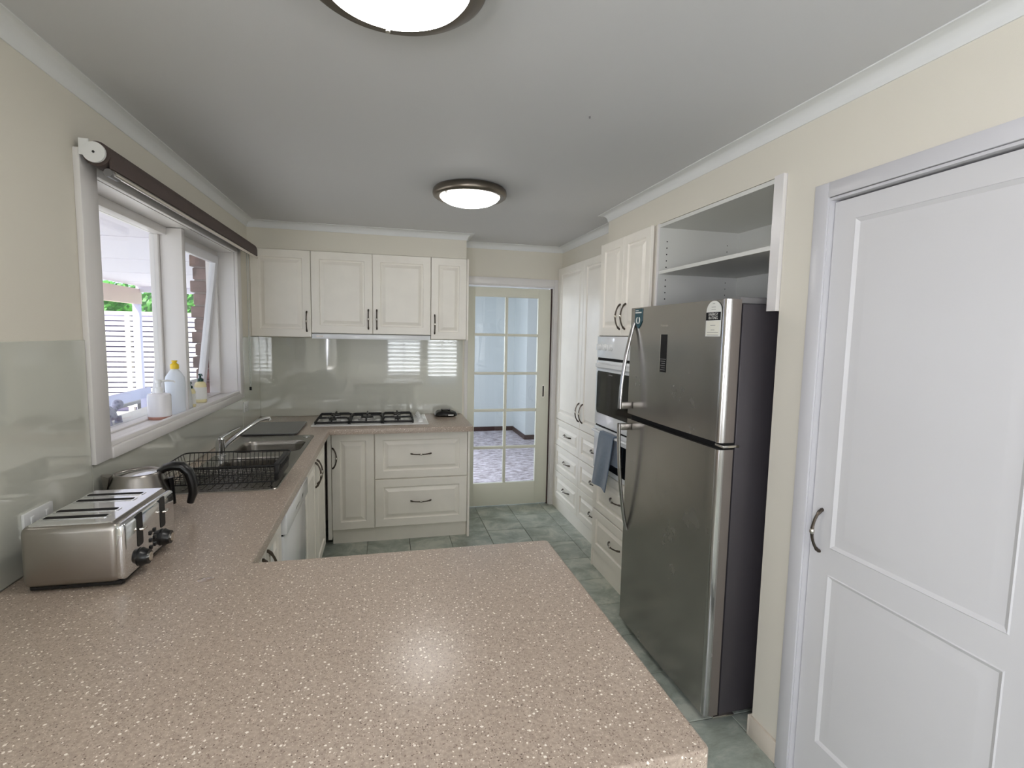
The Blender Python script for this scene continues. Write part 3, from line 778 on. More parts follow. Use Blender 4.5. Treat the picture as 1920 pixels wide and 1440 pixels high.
# rim skirt
A = [mb.bm.verts.new((p[0], p[1], .9045)) for p in outer]
cxs, cys = .296, 3.025
B = [mb.bm.verts.new((p[0]+(.003 if p[0] > cxs else -.003), p[1]+(.003 if p[1] > cys else -.003), .9003)) for p in outer]
for i in range(len(A)): mb.bm.faces.new((A[i], A[(i+1) % len(A)], B[(i+1) % len(A)], B[i]))
plate = mb.build('sink_top', 'sinksteel', t_)
for lp, dz in zip(bowls, (.165, .150)):
    mb = MB(); cx = sum(p[0] for p in lp)/len(lp); cy = sum(p[1] for p in lp)/len(lp); prev = None
    for f, z in ((1, .9046), (.985, .900), (.965, .88), (.93, .9-dz+.03), (.88, .9-dz+.008), (.80, .9-dz), (.12, .9-dz-.004)):
        ring = [mb.bm.verts.new((cx+(p[0]-cx)*f, cy+(p[1]-cy)*f, z)) for p in lp]
        if prev:
            for i in range(len(ring)): mb.bm.faces.new((prev[i], prev[(i+1) % len(ring)], ring[(i+1) % len(ring)], ring[i]))
        prev = ring
    mb.bm.faces.new(prev)
    b_ = mb.build('bowl', 'sinksteel', t_)
    MB().lathe([(0, .9-dz-.001), (.035, .9-dz-.001), (.04, .9-dz+.001), (.03, .9-dz+.003), (0, .9-dz+.002)], (cx, cy, 0), 20).build('drain', 'chrome', b_)
mb = MB()
for i in range(11):
    x = .135+i*.034
    mb.box(x, x+.012, 2.44, 2.735, .9045, .9075, bev=.002, seg=1)
o = mb.build('drainer_ribs', 'sinksteel', t_); o['kind'] = 'stuff'
MB().lathe([(0, .9045), (.022, .9045), (.022, .9065), (.018, .908), (0, .908)], (.5-.02, 3.62-.03, 0), 20).build('tap_hole_cover', 'chrome', t_)

# mixer tap
t_ = thing('mixer_tap', 'chrome single-lever mixer tap behind the sink bowls', 'tap', (.105, 3.09, .9045))
MB().lathe([(0, .9045), (.028, .9045), (.028, .910), (.023, .914), (.0215, .99), (.022, .998), (.017, 1.006), (0, 1.008)], (.105, 3.09, 0), 24).build('tap_body', 'chrome', t_)
pts = []
for i in range(15):
    s = i/14
    x = .112+.185*s; y = 3.10+.27*s; z = .935+.155*(s**.75)-(.06*max(0, s-.8)/.2 if s > .8 else 0)*.35
    pts.append((x, y, z))
pts += [(.300, 3.375, 1.062), (.301, 3.377, 1.052)]
MB().tube(pts, .0095, n=12).build('spout', 'chrome', t_)
MB().tube([(.105, 3.09, 1.002), (.118, 3.115, 1.012), (.150, 3.17, 1.030), (.175, 3.21, 1.040)], [.011, .008, .006, .005], n=10).build('lever', 'chrome', t_)

# chopping board
t_ = thing('chopping_board', 'thin charcoal chopping board lying on the bench behind the sink', 'board', (.23, 3.9, .9))
mb = MB(); mb.prism(rrect(.045, .410, 3.665, 4.150, .03), 'z', .9065, .9145); mb.build('board_slab', 'board', t_, org=ORG[t_.name])
for x in (.075, .38):
    for y in (3.70, 4.12): MB().lathe([(0, .9), (.009, .9), (.009, .9065), (0, .9065)], (x, y, 0), 12).build('rubber_foot', 'black', t_)

# dish rack
t_ = thing('dish_rack', 'black wire dish rack standing on the sink drainer', 'dish rack', (.28, 2.58, .907))
rx0, rx1, ry0, ry1, zb_, zr = .055, .530, 2.425, 2.735, .925, 1.003
fl_ = .018
mb = MB()
mb.tube([(p[0], p[1], zr) for p in rrect(rx0, rx1, ry0, ry1, .03, 4)], .0032, n=6, closed=True); mb.build('rim_wire', 'blackmat', t_)
mb = MB()
mb.tube([(p[0], p[1], zb_) for p in rrect(rx0+fl_, rx1-fl_, ry0+fl_, ry1-fl_, .02, 3)], .0025, n=6, closed=True)
mb.tube([(p[0], p[1], .965) for p in rrect(rx0+fl_*.5, rx1-fl_*.5, ry0+fl_*.5, ry1-fl_*.5, .02, 3)], .0018, n=6, closed=True)
nxw = 24
for i in range(nxw):
    f = i/(nxw-1); x = rx0+.02+(rx1-rx0-.04)*f
    mb.tube([(x, ry0, zr), (x, ry0+fl_, zb_), (x, ry1-fl_, zb_), (x, ry1, zr)], .0015, n=4)
for i in range(9):
    y = ry0+.03+(ry1-ry0-.06)*i/8
    mb.tube([(rx0, y, zr), (rx0+fl_, y, zb_), (rx1-fl_, y, zb_), (rx1, y, zr)], .0015, n=4)
o = mb.build('basket_wires', 'blackmat', t_); o['kind'] = 'stuff'
mb = MB()
for i in range(14):
    x = rx0+.05+i*.026
    for y in (2.53, 2.62):
        mb.tube([(x-.006, y, zb_), (x, y+.006, zb_+.055), (x+.006, y+.012, zb_)], .0014, n=4)
o = mb.build('plate_prongs', 'blackmat', t_); o['kind'] = 'stuff'
mb = MB(); mb.box(rx1-.030, rx1-.010, ry0+.03, ry1-.03, zb_+.002, zr+.001, bev=.004); o = mb.build('cutlery_holder', 'blackmat', t_)
for x in (rx0+.04, rx1-.04):
    for y in (ry0+.03, ry1-.03): MB().tube([(x, y, .9077), (x, y, zb_)], .004, n=8).build('foot', 'black', t_)

# ------------------------------------------------------------------ cooktop
t_ = thing('gas_cooktop', 'white five-burner gas cooktop with black trivets', 'cooktop', (.88, 4.2, .9))
hx0, hx1, hy0, hy1 = .455, 1.312, 3.972, 4.455
mb = MB().box(hx0, hx1, hy0, hy1, .9005, .9085, bev=.003); mb.build('cooktop_plate', 'hob', t_)
MB().box(hx0+.004, hx1-.004, hy0+.004, hy1-.004, .9002, .9006).build('seal', 'black', t_)
def trivet(x0, x1, y0, y1, burners):
    mb = MB(); zt = .945
    loop = [(p[0], p[1], .925) for p in rrect(x0, x1, y0, y1, .025, 4)]
    mb.tube(loop, .0085, n=6, closed=True)
    for (bx_, by_) in burners:
        for dx, dy in ((1, 0), (-1, 0), (0, 1), (0, -1)):
            ex = x1 if dx > 0 else x0 if dx < 0 else bx_
            ey = (y1 if dy > 0 else y0) if dy else by_
            if dy:
                # reach to the frame or to halfway between the burners
                others = [b for b in burners if b != (bx_, by_)]
                if others and (others[0][1]-by_)*dy > 0: ey = (by_+others[0][1])/2
            mb.tube([(ex, ey, .925), (ex-(ex-bx_)*.12, ey-(ey-by_)*.12, zt), (bx_+dx*.028, by_+dy*.028, zt)], .0068, n=6)
    if len(burners) > 1:
        ym = (burners[0][1]+burners[1][1])/2; mb.tube([(x0, ym, .925), (x1, ym, .925)], .0055, n=6)
    for x in (x0, x1):
        for y in (y0+.03, y1-.03): mb.tube([(x, y, .925), (x, y, .9085)], .006, n=6)
    return mb.build('trivet', 'blackmat', t_, sharp=60)
def burner(x, y, r):
    b = MB().lathe([(0, .9085), (r*1.25, .9085), (r*1.2, .915), (r*.95, .920), (r*.9, .928), (0, .928)], (x, y, 0), 24).build('burner', 'burner', t_)
    MB().lathe([(0, .928), (r*.85, .928), (r*.88, .932), (r*.8, .936), (0, .937)], (x, y, 0), 24).build('burner_cap', 'blackmat', b)
B1 = [(.598, 4.10), (.598, 4.33)]; B2 = [(.845, 4.215)]; B3 = [(1.080, 4.10), (1.080, 4.33)]
trivet(.480, .716, 3.998, 4.43, B1); trivet(.728, .958, 3.998, 4.43, B2); trivet(.970, 1.194, 3.998, 4.43, B3)
for (x, y), r in zip(B1+B2+B3, (.032, .042, .055, .026, .034)): burner(x, y, r)
for i in range(5):
    y = 4.06+i*.088
    k = MB().lathe([(0, .9085), (.021, .9085), (.021, .913), (.017, .916), (.016, .928), (.014, .931), (0, .931)], (1.252, y, 0), 20).build('control_knob', 'white', t_)
    MB().box(1.246, 1.258, y-.018, y+.018, .917, .937, bev=.003).build('knob_grip', 'white', k)

# black packet
t_ = thing('packet', 'crumpled black plastic wipes packet on the bench right of the cooktop', 'packet', (1.485, 4.37, .9))
mb = MB(); NX, NY = 14, 8; top = {}; bot = {}
for i in range(NX+1):
    for j in range(NY+1):
        u, v = i/NX, j/NY; e = (math.sin(PI*u)**.35)*(math.sin(PI*v)**.45) if 0 < u < 1 and 0 < v < 1 else 0
        ww = .185*(1+.04*math.sin(6*v)); x = 1.39+ww*u; y = 4.31+.125*v + .004*math.sin(9*u)
        h = .044*e*(1+.15*math.sin(u*11)*math.cos(v*9))
        top[i, j] = mb.bm.verts.new((x, y, .915+h)); bot[i, j] = mb.bm.verts.new((x, y, .915-.0145*min(1, e*1.5))) if 0 < i < NX and 0 < j < NY else top[i, j]
for i in range(NX):
    for j in range(NY):
        mb.bm.faces.new((top[i, j], top[i+1, j], top[i+1, j+1], top[i, j+1]))
        q = [bot[i, j], bot[i, j+1], bot[i+1, j+1], bot[i+1, j]]
        if len(set(q)) >= 3:
            try: mb.bm.faces.new(q)
            except ValueError: pass
mb.build('pouch', 'packet', t_, sharp=50)
MB().box(1.50, 1.545, 4.3075, 4.3085+.002, .912, .922).build('label_patch', 'paper', t_)
mb = MB(); mb.prism(rrect(1.445, 1.525, 4.345, 4.40, .015), 'z', .9585, .9625); mb.build('resealable_flap', 'grey', t_, org=ORG[t_.name])

# ------------------------------------------------------------------ toaster (local coordinates; +x is the control side)
t_ = thing('toaster', 'four-slice brushed steel toaster on the bench beside the left wall', 'toaster', (.192, 1.705, .9), rotz=math.radians(-1), local=True)
W2, L2, HT = .120, .166, .180
def rbox(mb, x0, x1, y0, y1, z0, z1, r, seg=4):
    return mb.box(x0, x1, y0, y1, z0, z1, bev=r, seg=seg)
mb = MB(); rbox(mb, -W2, W2-.012, -L2, L2, .012, HT, .022, 5); mb.build('body', 'steel', t_, sharp=40)
mb = MB(); rbox(mb, -W2+.02, W2-.03, -L2+.012, L2-.012, HT-.004, HT+.0015, .001, 1); tp = mb.build('top_plate', 'chrome', t_)
for y in (-.118, -.062, .030, .086):
    s_ = MB(); s_.prism(rrect(-.098, .062, y-.002, y+.028, .007, 3), 'z', HT+.0016, HT+.0030); o = s_.build('bread_slot', 'chrome', tp, org=(0, 0, 0))
    s_ = MB(); s_.prism(rrect(-.092, .056, y+.003, y+.023, .005, 3), 'z', HT+.0031, HT+.0034); s_.build('slot_opening', 'void', tp, org=(0, 0, 0))
mb = MB(); rbox(mb, W2-.030, W2, -L2+.004, L2-.004, .018, HT-.006, .012, 4); fp_ = mb.build('control_panel', 'chrome', t_, sharp=40)
for y in (-.078, .068):
    mb = MB(); mb.prism(rrect(y-.017, y+.017, .082, .176, .008, 4), 'x', W2-.001, W2+.0012); mb.build('lever_slot', 'blackmat', fp_, org=(0, 0, 0))
    MB().box(W2+.001, W2+.016, y-.013, y+.013, .128, .136, bev=.003).build('lever', 'nickel', fp_, org=(0, 0, 0))
    yk = y
    MB().lathe([(0, W2), (.026, W2), (.027, W2+.004), (.022, W2+.012), (.020, W2+.022), (.012, W2+.0225)], (0, yk, .048), 20, axis='x').build('dial', 'black', fp_, org=(0, 0, 0))
    MB().lathe([(0, W2+.021), (.0125, W2+.021), (.0125, W2+.0255), (0, W2+.0258)], (0, yk, .048), 20, axis='x').build('dial_cap', 'nickel', fp_, org=(0, 0, 0))
for i in range(2):
    for j in range(3):
        MB().box(W2-.001, W2+.004, -.022+i*.026, -.010+i*.026, .044+j*.022, .056+j*.022, bev=.002).build('button', 'black', fp_, org=(0, 0, 0))
mb = MB(); rbox(mb, -W2+.012, W2-.014, -L2+.012, L2-.012, .004, .016, .003, 1); mb.build('base', 'black', t_)
for x in (-.09, .09):
    for y in (-.13, .13): MB().lathe([(0, 0), (.012, 0), (.012, .006), (0, .006)], (x, y, 0), 12).build('foot', 'black', t_)

# ------------------------------------------------------------------ kettle
t_ = thing('kettle', 'round brushed steel kettle with a black handle behind the toaster', 'kettle', (.122, 2.09, .9), rotz=math.radians(12), local=True)
MB().lathe([(0, 0), (.085, 0), (.088, .004), (.086, .016), (0, .016)], (0, 0, 0), 32).build('power_base', 'black', t_)
MB().lathe([(0, .017), (.098, .017), (.1015, .03), (.1025, .055), (.100, .085), (.094, .115), (.085, .145), (.077, .168), (.074, .178), (.071, .181), (.0665, .180), (.064, .175), (0, .172)], (0, 0, 0), 40).build('body', 'steel', t_, sharp=60)
lid = MB().lathe([(0, .179), (.03, .1785), (.058, .176), (.0635, .1755), (.0635, .172), (0, .172)], (0, 0, 0), 36).build('lid', 'chrome', t_)
# spout: wedge on -x side
mb = MB()
for s_ in (0,):
    P = [(-.080, -.030, .172), (-.080, .030, .172), (-.108, .010, .178), (-.108, -.010, .178), (-.095, -.018, .105), (-.095, .018, .105)]
    mb.quad_solid(P, [(0, 1, 2, 3), (0, 3, 4), (1, 5, 2), (3, 2, 5, 4), (0, 4, 5, 1)])
mb.build('spout', 'steel', t_)
hp = [(.062, 0, .172), (.082, 0, .187), (.105, 0, .192), (.132, 0, .188), (.153, 0, .165), (.164, 0, .125), (.166, 0, .085), (.155, 0, .048)]
MB().tube(hp, [.012, .015, .017, .018, .018, .0175, .016, .012], n=12, ry=.019, upv=(0, 0, 1)).build('handle', 'black', t_, sharp=60)
MB().tube([(.096, 0, .150), (.100, 0, .10), (.103, 0, .05)], [.010, .009, .008], n=10, ry=.014).build('handle_mount', 'black', t_)

# ------------------------------------------------------------------ power points
def outlet(label, y0, y1, z0, z1, sw):
    t = thing('power_point', label, 'power point', (.0065, (y0+y1)/2, z0))
    p = MB().box(.0066, .0145, y0, y1, z0, z1, bev=.002).build('cover_plate', 'white', t)
    for y in sw: MB().box(.0145, .0185, y-.007, y+.007, (z0+z1)/2+.0, (z0+z1)/2+.022, bev=.002).build('switch', 'white', t)
    for y in sw:
        mb = MB()
        for dy, dz in ((-.006, -.012), (.006, -.012), (0, -.026)): mb.box(.0144, .0149, y+dy-.001, y+dy+.001, (z0+z1)/2+dz-.003, (z0+z1)/2+dz+.003)
        o = mb.build('socket_pins', 'void', t); o['kind'] = 'stuff'
outlet('white double power point on the left wall behind the toaster', 1.668, 1.798, 1.000, 1.074, (1.70, 1.765))
outlet('small white power point low on the left wall near the corner', 3.985, 4.10, 1.010, 1.085, (4.02, 4.065))

# ------------------------------------------------------------------ things on the window sill
SZ = WZ0+.0142
t_ = thing('soap_dispenser', 'round white ceramic soap pump with terracotta foot on the window sill', 'dispenser', (-.064, 2.785, SZ), local=True)
MB().lathe([(0, 0), (.046, 0), (.0485, .003), (.0485, .014), (0, .014)], (0, 0, 0), 28).build('foot_ring', 'terracotta', t_)
MB().lathe([(0, .0142), (.0485, .0142), (.049, .02), (.049, .112), (.045, .121), (.018, .126), (0, .126)], (0, 0, 0), 28).build('body', 'porcelain', t_)
pu = MB().lathe([(0, .126), (.0165, .126), (.0165, .148), (.009, .152), (.008, .172), (.013, .174), (.013, .187), (0, .189)], (0, 0, 0), 18).build('pump', 'white', t_)
MB().tube([(0, 0, .181), (.03, .02, .182), (.052, .034, .178), (.056, .037, .172)], [.0055, .0045, .0038, .0035], n=8).build('nozzle', 'white', pu)
t_ = thing('dish_soap_bottle', 'tall pale blue dish soap bottle with a yellow cap', 'bottle', (-.050, 2.945, SZ), rotz=math.radians(25), local=True)
MB().lathe([(0, 0), (.045, 0), (.049, .006), (.050, .09), (.052, .13), (.053, .16), (.048, .190), (.030, .215), (.018, .228), (.016, .232), (0, .232)], (0, 0, 0), 28, sx=.86, sy=.62).build('body', 'dishblue', t_, sharp=60)
MB().lathe([(0, .230), (.0195, .230), (.0195, .252), (.012, .257), (.009, .264), (.013, .266), (.013, .272), (0, .273)], (0, 0, 0), 18).build('cap', 'yellow', t_)
t_ = thing('tapered_bottle', 'pale grey tapered bottle just right of the dish soap', 'bottle', (-.056, 3.085, SZ), local=True)
MB().lathe([(0, 0), (.033, 0), (.036, .004), (.034, .06), (.029, .12), (.024, .165), (0, .168)], (0, 0, 0), 24).build('body', 'paleplastic', t_, sharp=60)
MB().lathe([(0, .168), (.015, .168), (.014, .19), (0, .192)], (0, 0, 0), 18).build('cap', 'white', t_)
def handsoap(label, loc, s):
    t = thing('hand_soap_bottle', label, 'bottle', loc, 'small hand soap pumps on the sill', local=True)
    b = MB().lathe([(0, 0), (.026, 0), (.0285, .004), (.0285, .09), (.024, .105), (.012, .112), (0, .112)], (0, 0, 0), 22, sx=1, sy=.85).build('body', 'soapcream', t, sharp=60)
    MB().lathe([(.029, .018), (.0292, .019), (.0292, .08), (.029, .081)], (0, 0, 0), 22, sy=.85).build('paper_label', 'paper', b)
    p = MB().lathe([(0, .112), (.015, .112), (.015, .125), (.006, .129), (.005, .142), (.010, .144), (.010, .151), (0, .152)], (0, 0, 0), 16).build('pump', 'green', t)
    MB().tube([(0, 0, .148), (.012, -.018, .148), (.018, -.028, .143)], [.0045, .0035, .003], n=6).build('nozzle', 'green', p)
    t.scale = (s, s, s)
handsoap('cream hand soap bottle with a green pump, nearer and lower of the two', (-.068, 3.20, SZ), .93)
handsoap('cream hand soap bottle with a green pump, the far one beside the sash', (-.078, 3.40, SZ), 1.12)
# mosaic turtle ornament standing on the outer part of the sill
t_ = thing('turtle_ornament', 'blue mosaic turtle ornament outside on the window ledge', 'ornament', (-.235, 2.68, SZ), rotz=0, local=True)
MB().lathe([(0, .020), (.05, .018), (.062, .026), (.055, .052), (.036, .075), (.015, .084), (0, .086)], (0, -.03, 0), 20, sx=.75, sy=1.15).build('shell', 'mosaic', t_, sharp=70)
mb = MB(); mb.tube([(0, .02, .035), (0, .055, .048), (0, .075, .062)], [.018, .014, .013], n=10); mb.build('neck', 'mosaic', t_)
hdm = MB(); bmesh.ops.create_uvsphere(hdm.bm, u_segments=16, v_segments=10, radius=.026, matrix=Matrix.Translation((0, .098, .072)) @ Matrix.Diagonal((.85, 1.25, .9, 1)))
hdm.build('head', 'mosaic', t_, sharp=70)
for x in (-.035, .035):
    for y in (-.07, .02): MB().lathe([(0, 0), (.016, 0), (.014, .012), (.012, .03), (0, .032)], (x, y, 0), 12).build('leg', 'mosaic', t_)

# ------------------------------------------------------------------ roller blind
t_ = thing('roller_blind', 'rolled-up brown fabric roller blind above the kitchen window', 'blind', (.06, 3.07, 2.17))
MB().lathe([(0, 2.045), (.040, 2.045), (.040, 4.075), (0, 4.075)], (.064, 0, 2.166), 32, axis='y').build('fabric_roll', 'brown', t_, sharp=60)
MB().box(.097, .1055, 2.05, 4.075, 2.122, 2.170, bev=.002).build('fabric_drop', 'brown', t_)
MB().lathe([(0, 2.075), (.009, 2.075), (.009, 4.085), (0, 4.085)], (.098, 0, 2.113), 16, axis='y').build('bottom_bar', 'nickel', t_)
MB().lathe([(0, 2.060), (.013, 2.060), (.013, 2.125), (0, 2.125)], (.088, 0, 2.112), 16, axis='y').build('bar_end_cap', 'grey', t_)
for y in (2.030, 4.077):
    b_ = MB(); b_.box(.0205, .050, y, y+.006, 2.155, 2.208, bev=.002); b_.lathe([(0, y-.003), (.033, y-.003), (.033, y+.007), (0, y+.007)], (.064, 0, 2.166), 24, axis='y')
    o = b_.build('bracket', 'white', t_)
    MB().lathe([(0, y-.0045), (.004, y-.0045), (.004, y-.003), (0, y-.003)], (.064, 0, 2.166), 10, axis='y').build('pin', 'black', o)
mb = MB()
ch = [(.040, 4.05, 2.16), (.040, 4.045, 1.22), (.042, 4.055, 1.19), (.044, 4.065, 1.22), (.046, 4.070, 2.16)]
mb.tube(ch, .0022, n=6); o = mb.build('bead_chain', 'paleplastic', t_)
MB().box(.034, .050, 4.048, 4.062, 1.165, 1.19, bev=.003).build('chain_weight', 'black', t_)

# ------------------------------------------------------------------ tall pantry
PX = 2.525; Fp = faceR(PX)
t_ = thing('pantry_cabinet', 'tall ivory pantry cabinet with drawers beside the glazed door', 'cabinet', (2.8, 3.9, 0))
bx('carcass', 'cab', t_, PX+.0185, 3.095, 3.29, 4.517, .0, 2.204)
cols_ = ((3.290, 3.918), (3.918, 4.516))
for (a, b), h in zip(cols_, (3.862, 3.940)):
    d = cdoor('door', Fp, a, b, .842, 2.204, t_); handle(Fp, h, .978, d)
for a, b in cols_:
    for z0, z1 in ((.600, .840), (.358, .598), (.105, .356)):
        d = cdoor('drawer', Fp, a, b, z0, z1, t_, w=.05); handle(Fp, (a+b)/2-.03+.0, (z0+z1)/2+.008, d, False)
bx('kickboard', 'cab', t_, PX+.004, PX+.0184, 3.29, 4.516, .0, .103)
bx('filler_panel', 'cab', t_, PX+.004, PX+.03, 4.518, 4.562, 0, 2.204)

# ------------------------------------------------------------------ oven tower
TXF = 2.389; Ft = faceR(TXF)
t_ = thing('oven_cabinet', 'tall ivory oven cabinet between the pantry and the fridge', 'cabinet', (2.7, 2.95, 0))
mb = MB(); mb.box(TXF+.03, 3.09, 2.612, 3.262, 1.603, 2.204); mb.box(TXF+.03, 3.09, 2.612, 3.262, .125, .70)
mb.box(3.0, 3.09, 2.612, 3.262, .70, 1.603); mb.build('carcass', 'cab', t_)
bx('side_panel', 'cab', t_, TXF+.004, 3.095, 3.264, 3.283, 0, 2.204)
bx('side_panel', 'cab', t_, TXF+.030, 3.095, 2.592, 2.611, 0, 2.204)
for (a, b), h in zip(((2.604, 2.935), (2.935, 3.264)), (2.872, 2.926+.05)):
    d = cdoor('door', Ft, a, b, 1.604, 2.204, t_, w=.052); handle(Ft, (2.880 if b < 3 else 2.952), 1.722, d)
for z0, z1 in ((.416, .702), (.125, .412)):
    d = cdoor('drawer', Ft, 2.604, 3.264, z0, z1, t_, w=.052); handle(Ft, 2.905, (z0+z1)/2+.01, d, False)
bx('kickboard', 'cab', t_, TXF+.012, TXF+.03, 2.604, 3.264, 0, .122)
# wall oven
t_ = thing('wall_oven', 'white double wall oven with black glass door', 'oven', (2.6, 2.93, .706))
y0, y1 = 2.640, 3.262
bx('body', 'whitecarc', t_, TXF+.012, 2.98, y0+.006, y1-.002, .706, 1.600)
o = bx('control_panel', 'enamel', t_, TXF-.010, TXF+.011, y0, y1, 1.460, 1.600, bev=.003)
for y in (3.215, 3.128, 3.038, 2.72):
    k = MB().lathe([(0, -.0), (.022, 0), (.022, .004), (.017, .006), (.016, .016), (0, .016)], (0, 0, 0), 18, axis='x')
    for v in k.bm.verts: v.co = Vector((TXF-.010-v.co.x, v.co.y+y, v.co.z+1.530))
    kk = k.build('control_knob', 'white' if y > 2.9 else 'black', o)
    MB().box(TXF-.036, TXF-.020, y-.005, y+.005, 1.511, 1.549, bev=.002).build('knob_grip', 'white' if y > 2.9 else 'black', o)
bx('vent_slot', 'void', t_, TXF-.004, TXF+.011, y0+.01, y1-.004, 1.444, 1.459)
d = bx('oven_door', 'enamel', t_, TXF-.012, TXF+.011, y0, y1, 1.012, 1.443, bev=.003)
mb = MB(); mb.prism(rrect(y0+.045, y1-.022, 1.092, 1.372, .02, 4), 'x', TXF-.0135, TXF-.0115); mb.build('oven_glass', 'ovenglass', d, org=ORG[d.name])
mb = MB(); mb.prism([(TXF-.012, 1.385), (TXF-.040, 1.402), (TXF-.040, 1.418), (TXF-.012, 1.432)], 'y', y0+.03, y1-.035) if False else mb.prism([(TXF-.012, 1.386), (TXF-.034, 1.400), (TXF-.034, 1.420), (TXF-.012, 1.430)], 'y', y0+.03, y1-.035)
mb.build('door_grip', 'enamel', d, org=ORG[d.name])
bx('oven_badge', 'grey', d, TXF-.0142, TXF-.0136, 3.00, 3.055, 1.352, 1.358)
bx('vent_slot', 'void', t_, TXF-.004, TXF+.011, y0+.01, y1-.004, 1.001, 1.011)
d = bx('oven_door', 'enamel', t_, TXF-.012, TXF+.011, y0, y1, .712, 1.000, bev=.003)
mb = MB(); mb.prism(rrect(y0+.045, y1-.25, .745, .935, .015, 4), 'x', TXF-.0135, TXF-.0115); mb.build('oven_glass', 'ovenglass', d, org=ORG[d.name])
HX = TXF-.046
g = MB(); g.tube([(TXF-.012, y0+.05, .975), (HX, y0+.052, .978), (HX, y1-.052, .978), (TXF-.012, y1-.05, .975)], .009, n=10); g.build('door_bar', 'enamel', d, org=ORG[d.name])

# towel hanging over the lower oven's bar
mb = MB(); NU, NV = 10, 26
def tw(u, v):
    # v: 0 back hem -> bar -> 1 front hem
    yy = 3.055-.205*u
    if v < .35:
        s = v/.35; x = HX+.020; z = .80+.19*s
    elif v < .45:
        s = (v-.35)/.10; a = PI*s; x = HX+.020*math.cos(a)-.0; z = .985+.014*math.sin(a)
    else:
        s = (v-.45)/.55; x = HX-.020-.010*s; z = .985-.355*s
        yy = 3.055+.085*s-(.205+.025*s)*u
        x += .006*math.sin(u*9+s*2)*s
        z += .012*math.sin(u*3)*s
    return Vector((x, yy, z))
G = [[tw(i/NU, j/NV) for j in range(NV+1)] for i in range(NU+1)]
fr = [[mb.bm.verts.new(p) for p in row] for row in G]
for i in range(NU):
    for j in range(NV): mb.bm.faces.new((fr[i][j], fr[i+1][j], fr[i+1][j+1], fr[i][j+1]))
bmesh.ops.recalc_face_normals(mb.bm, faces=mb.bm.faces)
bmesh.ops.solidify(mb.bm, geom=mb.bm.faces[:], thickness=.006)
tag(mb.build('tea_towel', 'towel', None, org=(HX, 2.95, .64), sharp=70), 'blue-grey tea towel draped over the lower oven door bar', 'towel')

# ------------------------------------------------------------------ open shelf unit over the fridge
t_ = thing('open_shelf', 'open white cabinet with one shelf above the fridge', 'shelf', (2.66, 2.15, 1.77))
mb = MB(); mb.box(2.424, 2.93, 2.573, 2.590, 1.74, 2.204); sd_ = mb.build('side_panel', 'whitecarc', t_)
mb = MB()
for z in [2.115-.034*i for i in range(10)]:
    if abs(z-1.945) > .015: mb.lathe([(0, 2.5715), (.0035, 2.5715), (.0035, 2.5732), (0, 2.5732)], (2.468, 0, z), 8, axis='y'); mb.lathe([(0, 2.5715), (.0025, 2.5715), (.0025, 2.5732), (0, 2.5732)], (2.84, 0, z), 8, axis='y')
o = mb.build('shelf_pin_holes', 'void', sd_); o['kind'] = 'stuff'
bx('back_panel', 'whitecarc', t_, 2.912, 2.93, 1.712, 2.573, 1.60, 2.204)
bx('top_panel', 'whitecarc', t_, 2.424, 2.912, 1.712, 2.573, 2.187, 2.204)
bx('shelf_board', 'whitecarc', t_, 2.426, 2.91, 1.713, 2.571, 1.940, 1.957)
bx('end_panel', 'whitecarc', t_, 2.424, 2.912, 1.664, 1.7115, 1.706, 2.204)
bx('edge_trim', 'trim', t_, 2.406, 2.4235, 1.664, 1.711, 1.706, 2.206)
bx('edge_trim', 'trim', t_, 2.4185, 2.4235, 2.572, 2.5905, 1.706, 2.206)

# ------------------------------------------------------------------ fridge
t_ = thing('fridge', 'tall stainless top-mount fridge with curved bar handles', 'fridge', (2.6, 2.15, 0))
FX = 2.252; fy0, fy1 = 1.742, 2.548
bd = bx('body', 'fbody', t_, 2.334, 2.90, fy0+.008, fy1-.006, .035, 1.735, bev=.006)
bx('hinge_cover', 'grey', t_, 2.33, 2.52, fy0+.02, fy0+.10, 1.736, 1.762, bev=.005)
bx('gasket', 'void', t_, 2.322, 2.3335, fy0+.02, fy1-.02, .04, 1.738)
def fdoor(z0, z1):
    pr = []
    for i in range(13):   # gentle bow across the front
        s = i/12; y = fy1-.010-(fy1-fy0-.034)*s; pr.append((FX+.010-.010*math.sin(PI*(.12+.76*s)), y))
    pr += [(FX+.008, fy0+.012), (FX+.018, fy0+.004), (FX+.030, fy0+.001), (2.321, fy0), (2.321, fy1), (FX+.02, fy1), (FX+.012, fy1-.004)]
    mb = MB(); mb.prism(pr, 'z', z0, z1)
    for f in mb.bm.faces:
        if f.calc_center_median().y < fy0+.002: f.material_index = 1
    return mb.build('door', ['fsteel', 'fside'], t_, sharp=30)
du = fdoor(1.190, 1.750); dlw = fdoor(.042, 1.162)
for d, z0, z1 in ((du, 1.190, 1.7505), (dlw, .042, 1.162)):
    mb = MB(); mb.prism([(FX+.0045, fy0+.024), (FX+.001, fy0+.020), (FX+.001, fy0+.014), (FX+.007, fy0+.006), (FX+.014, fy0+.001), (FX+.022, fy0-.001), (FX+.022, fy0+.003), (FX+.012, fy0+.012), (FX+.008, fy0+.024)], 'z', z0, z1)
    o = mb.build('edge_trim', 'fsilver', d, sharp=50); o['label'] = 'bright silver edge strip'
bx('door_gap', 'void', t_, FX+.03, 2.333, fy0+.01, fy1-.01, 1.163, 1.189)
bx('hinge_plate', 'nickel', t_, FX+.02, 2.345, fy0-.004, fy0+.05, 1.170, 1.180, bev=.002)
bx('hinge_plate', 'nickel', t_, FX+.05, 2.40, fy0-.002, fy0+.05, .028, .038, bev=.002)
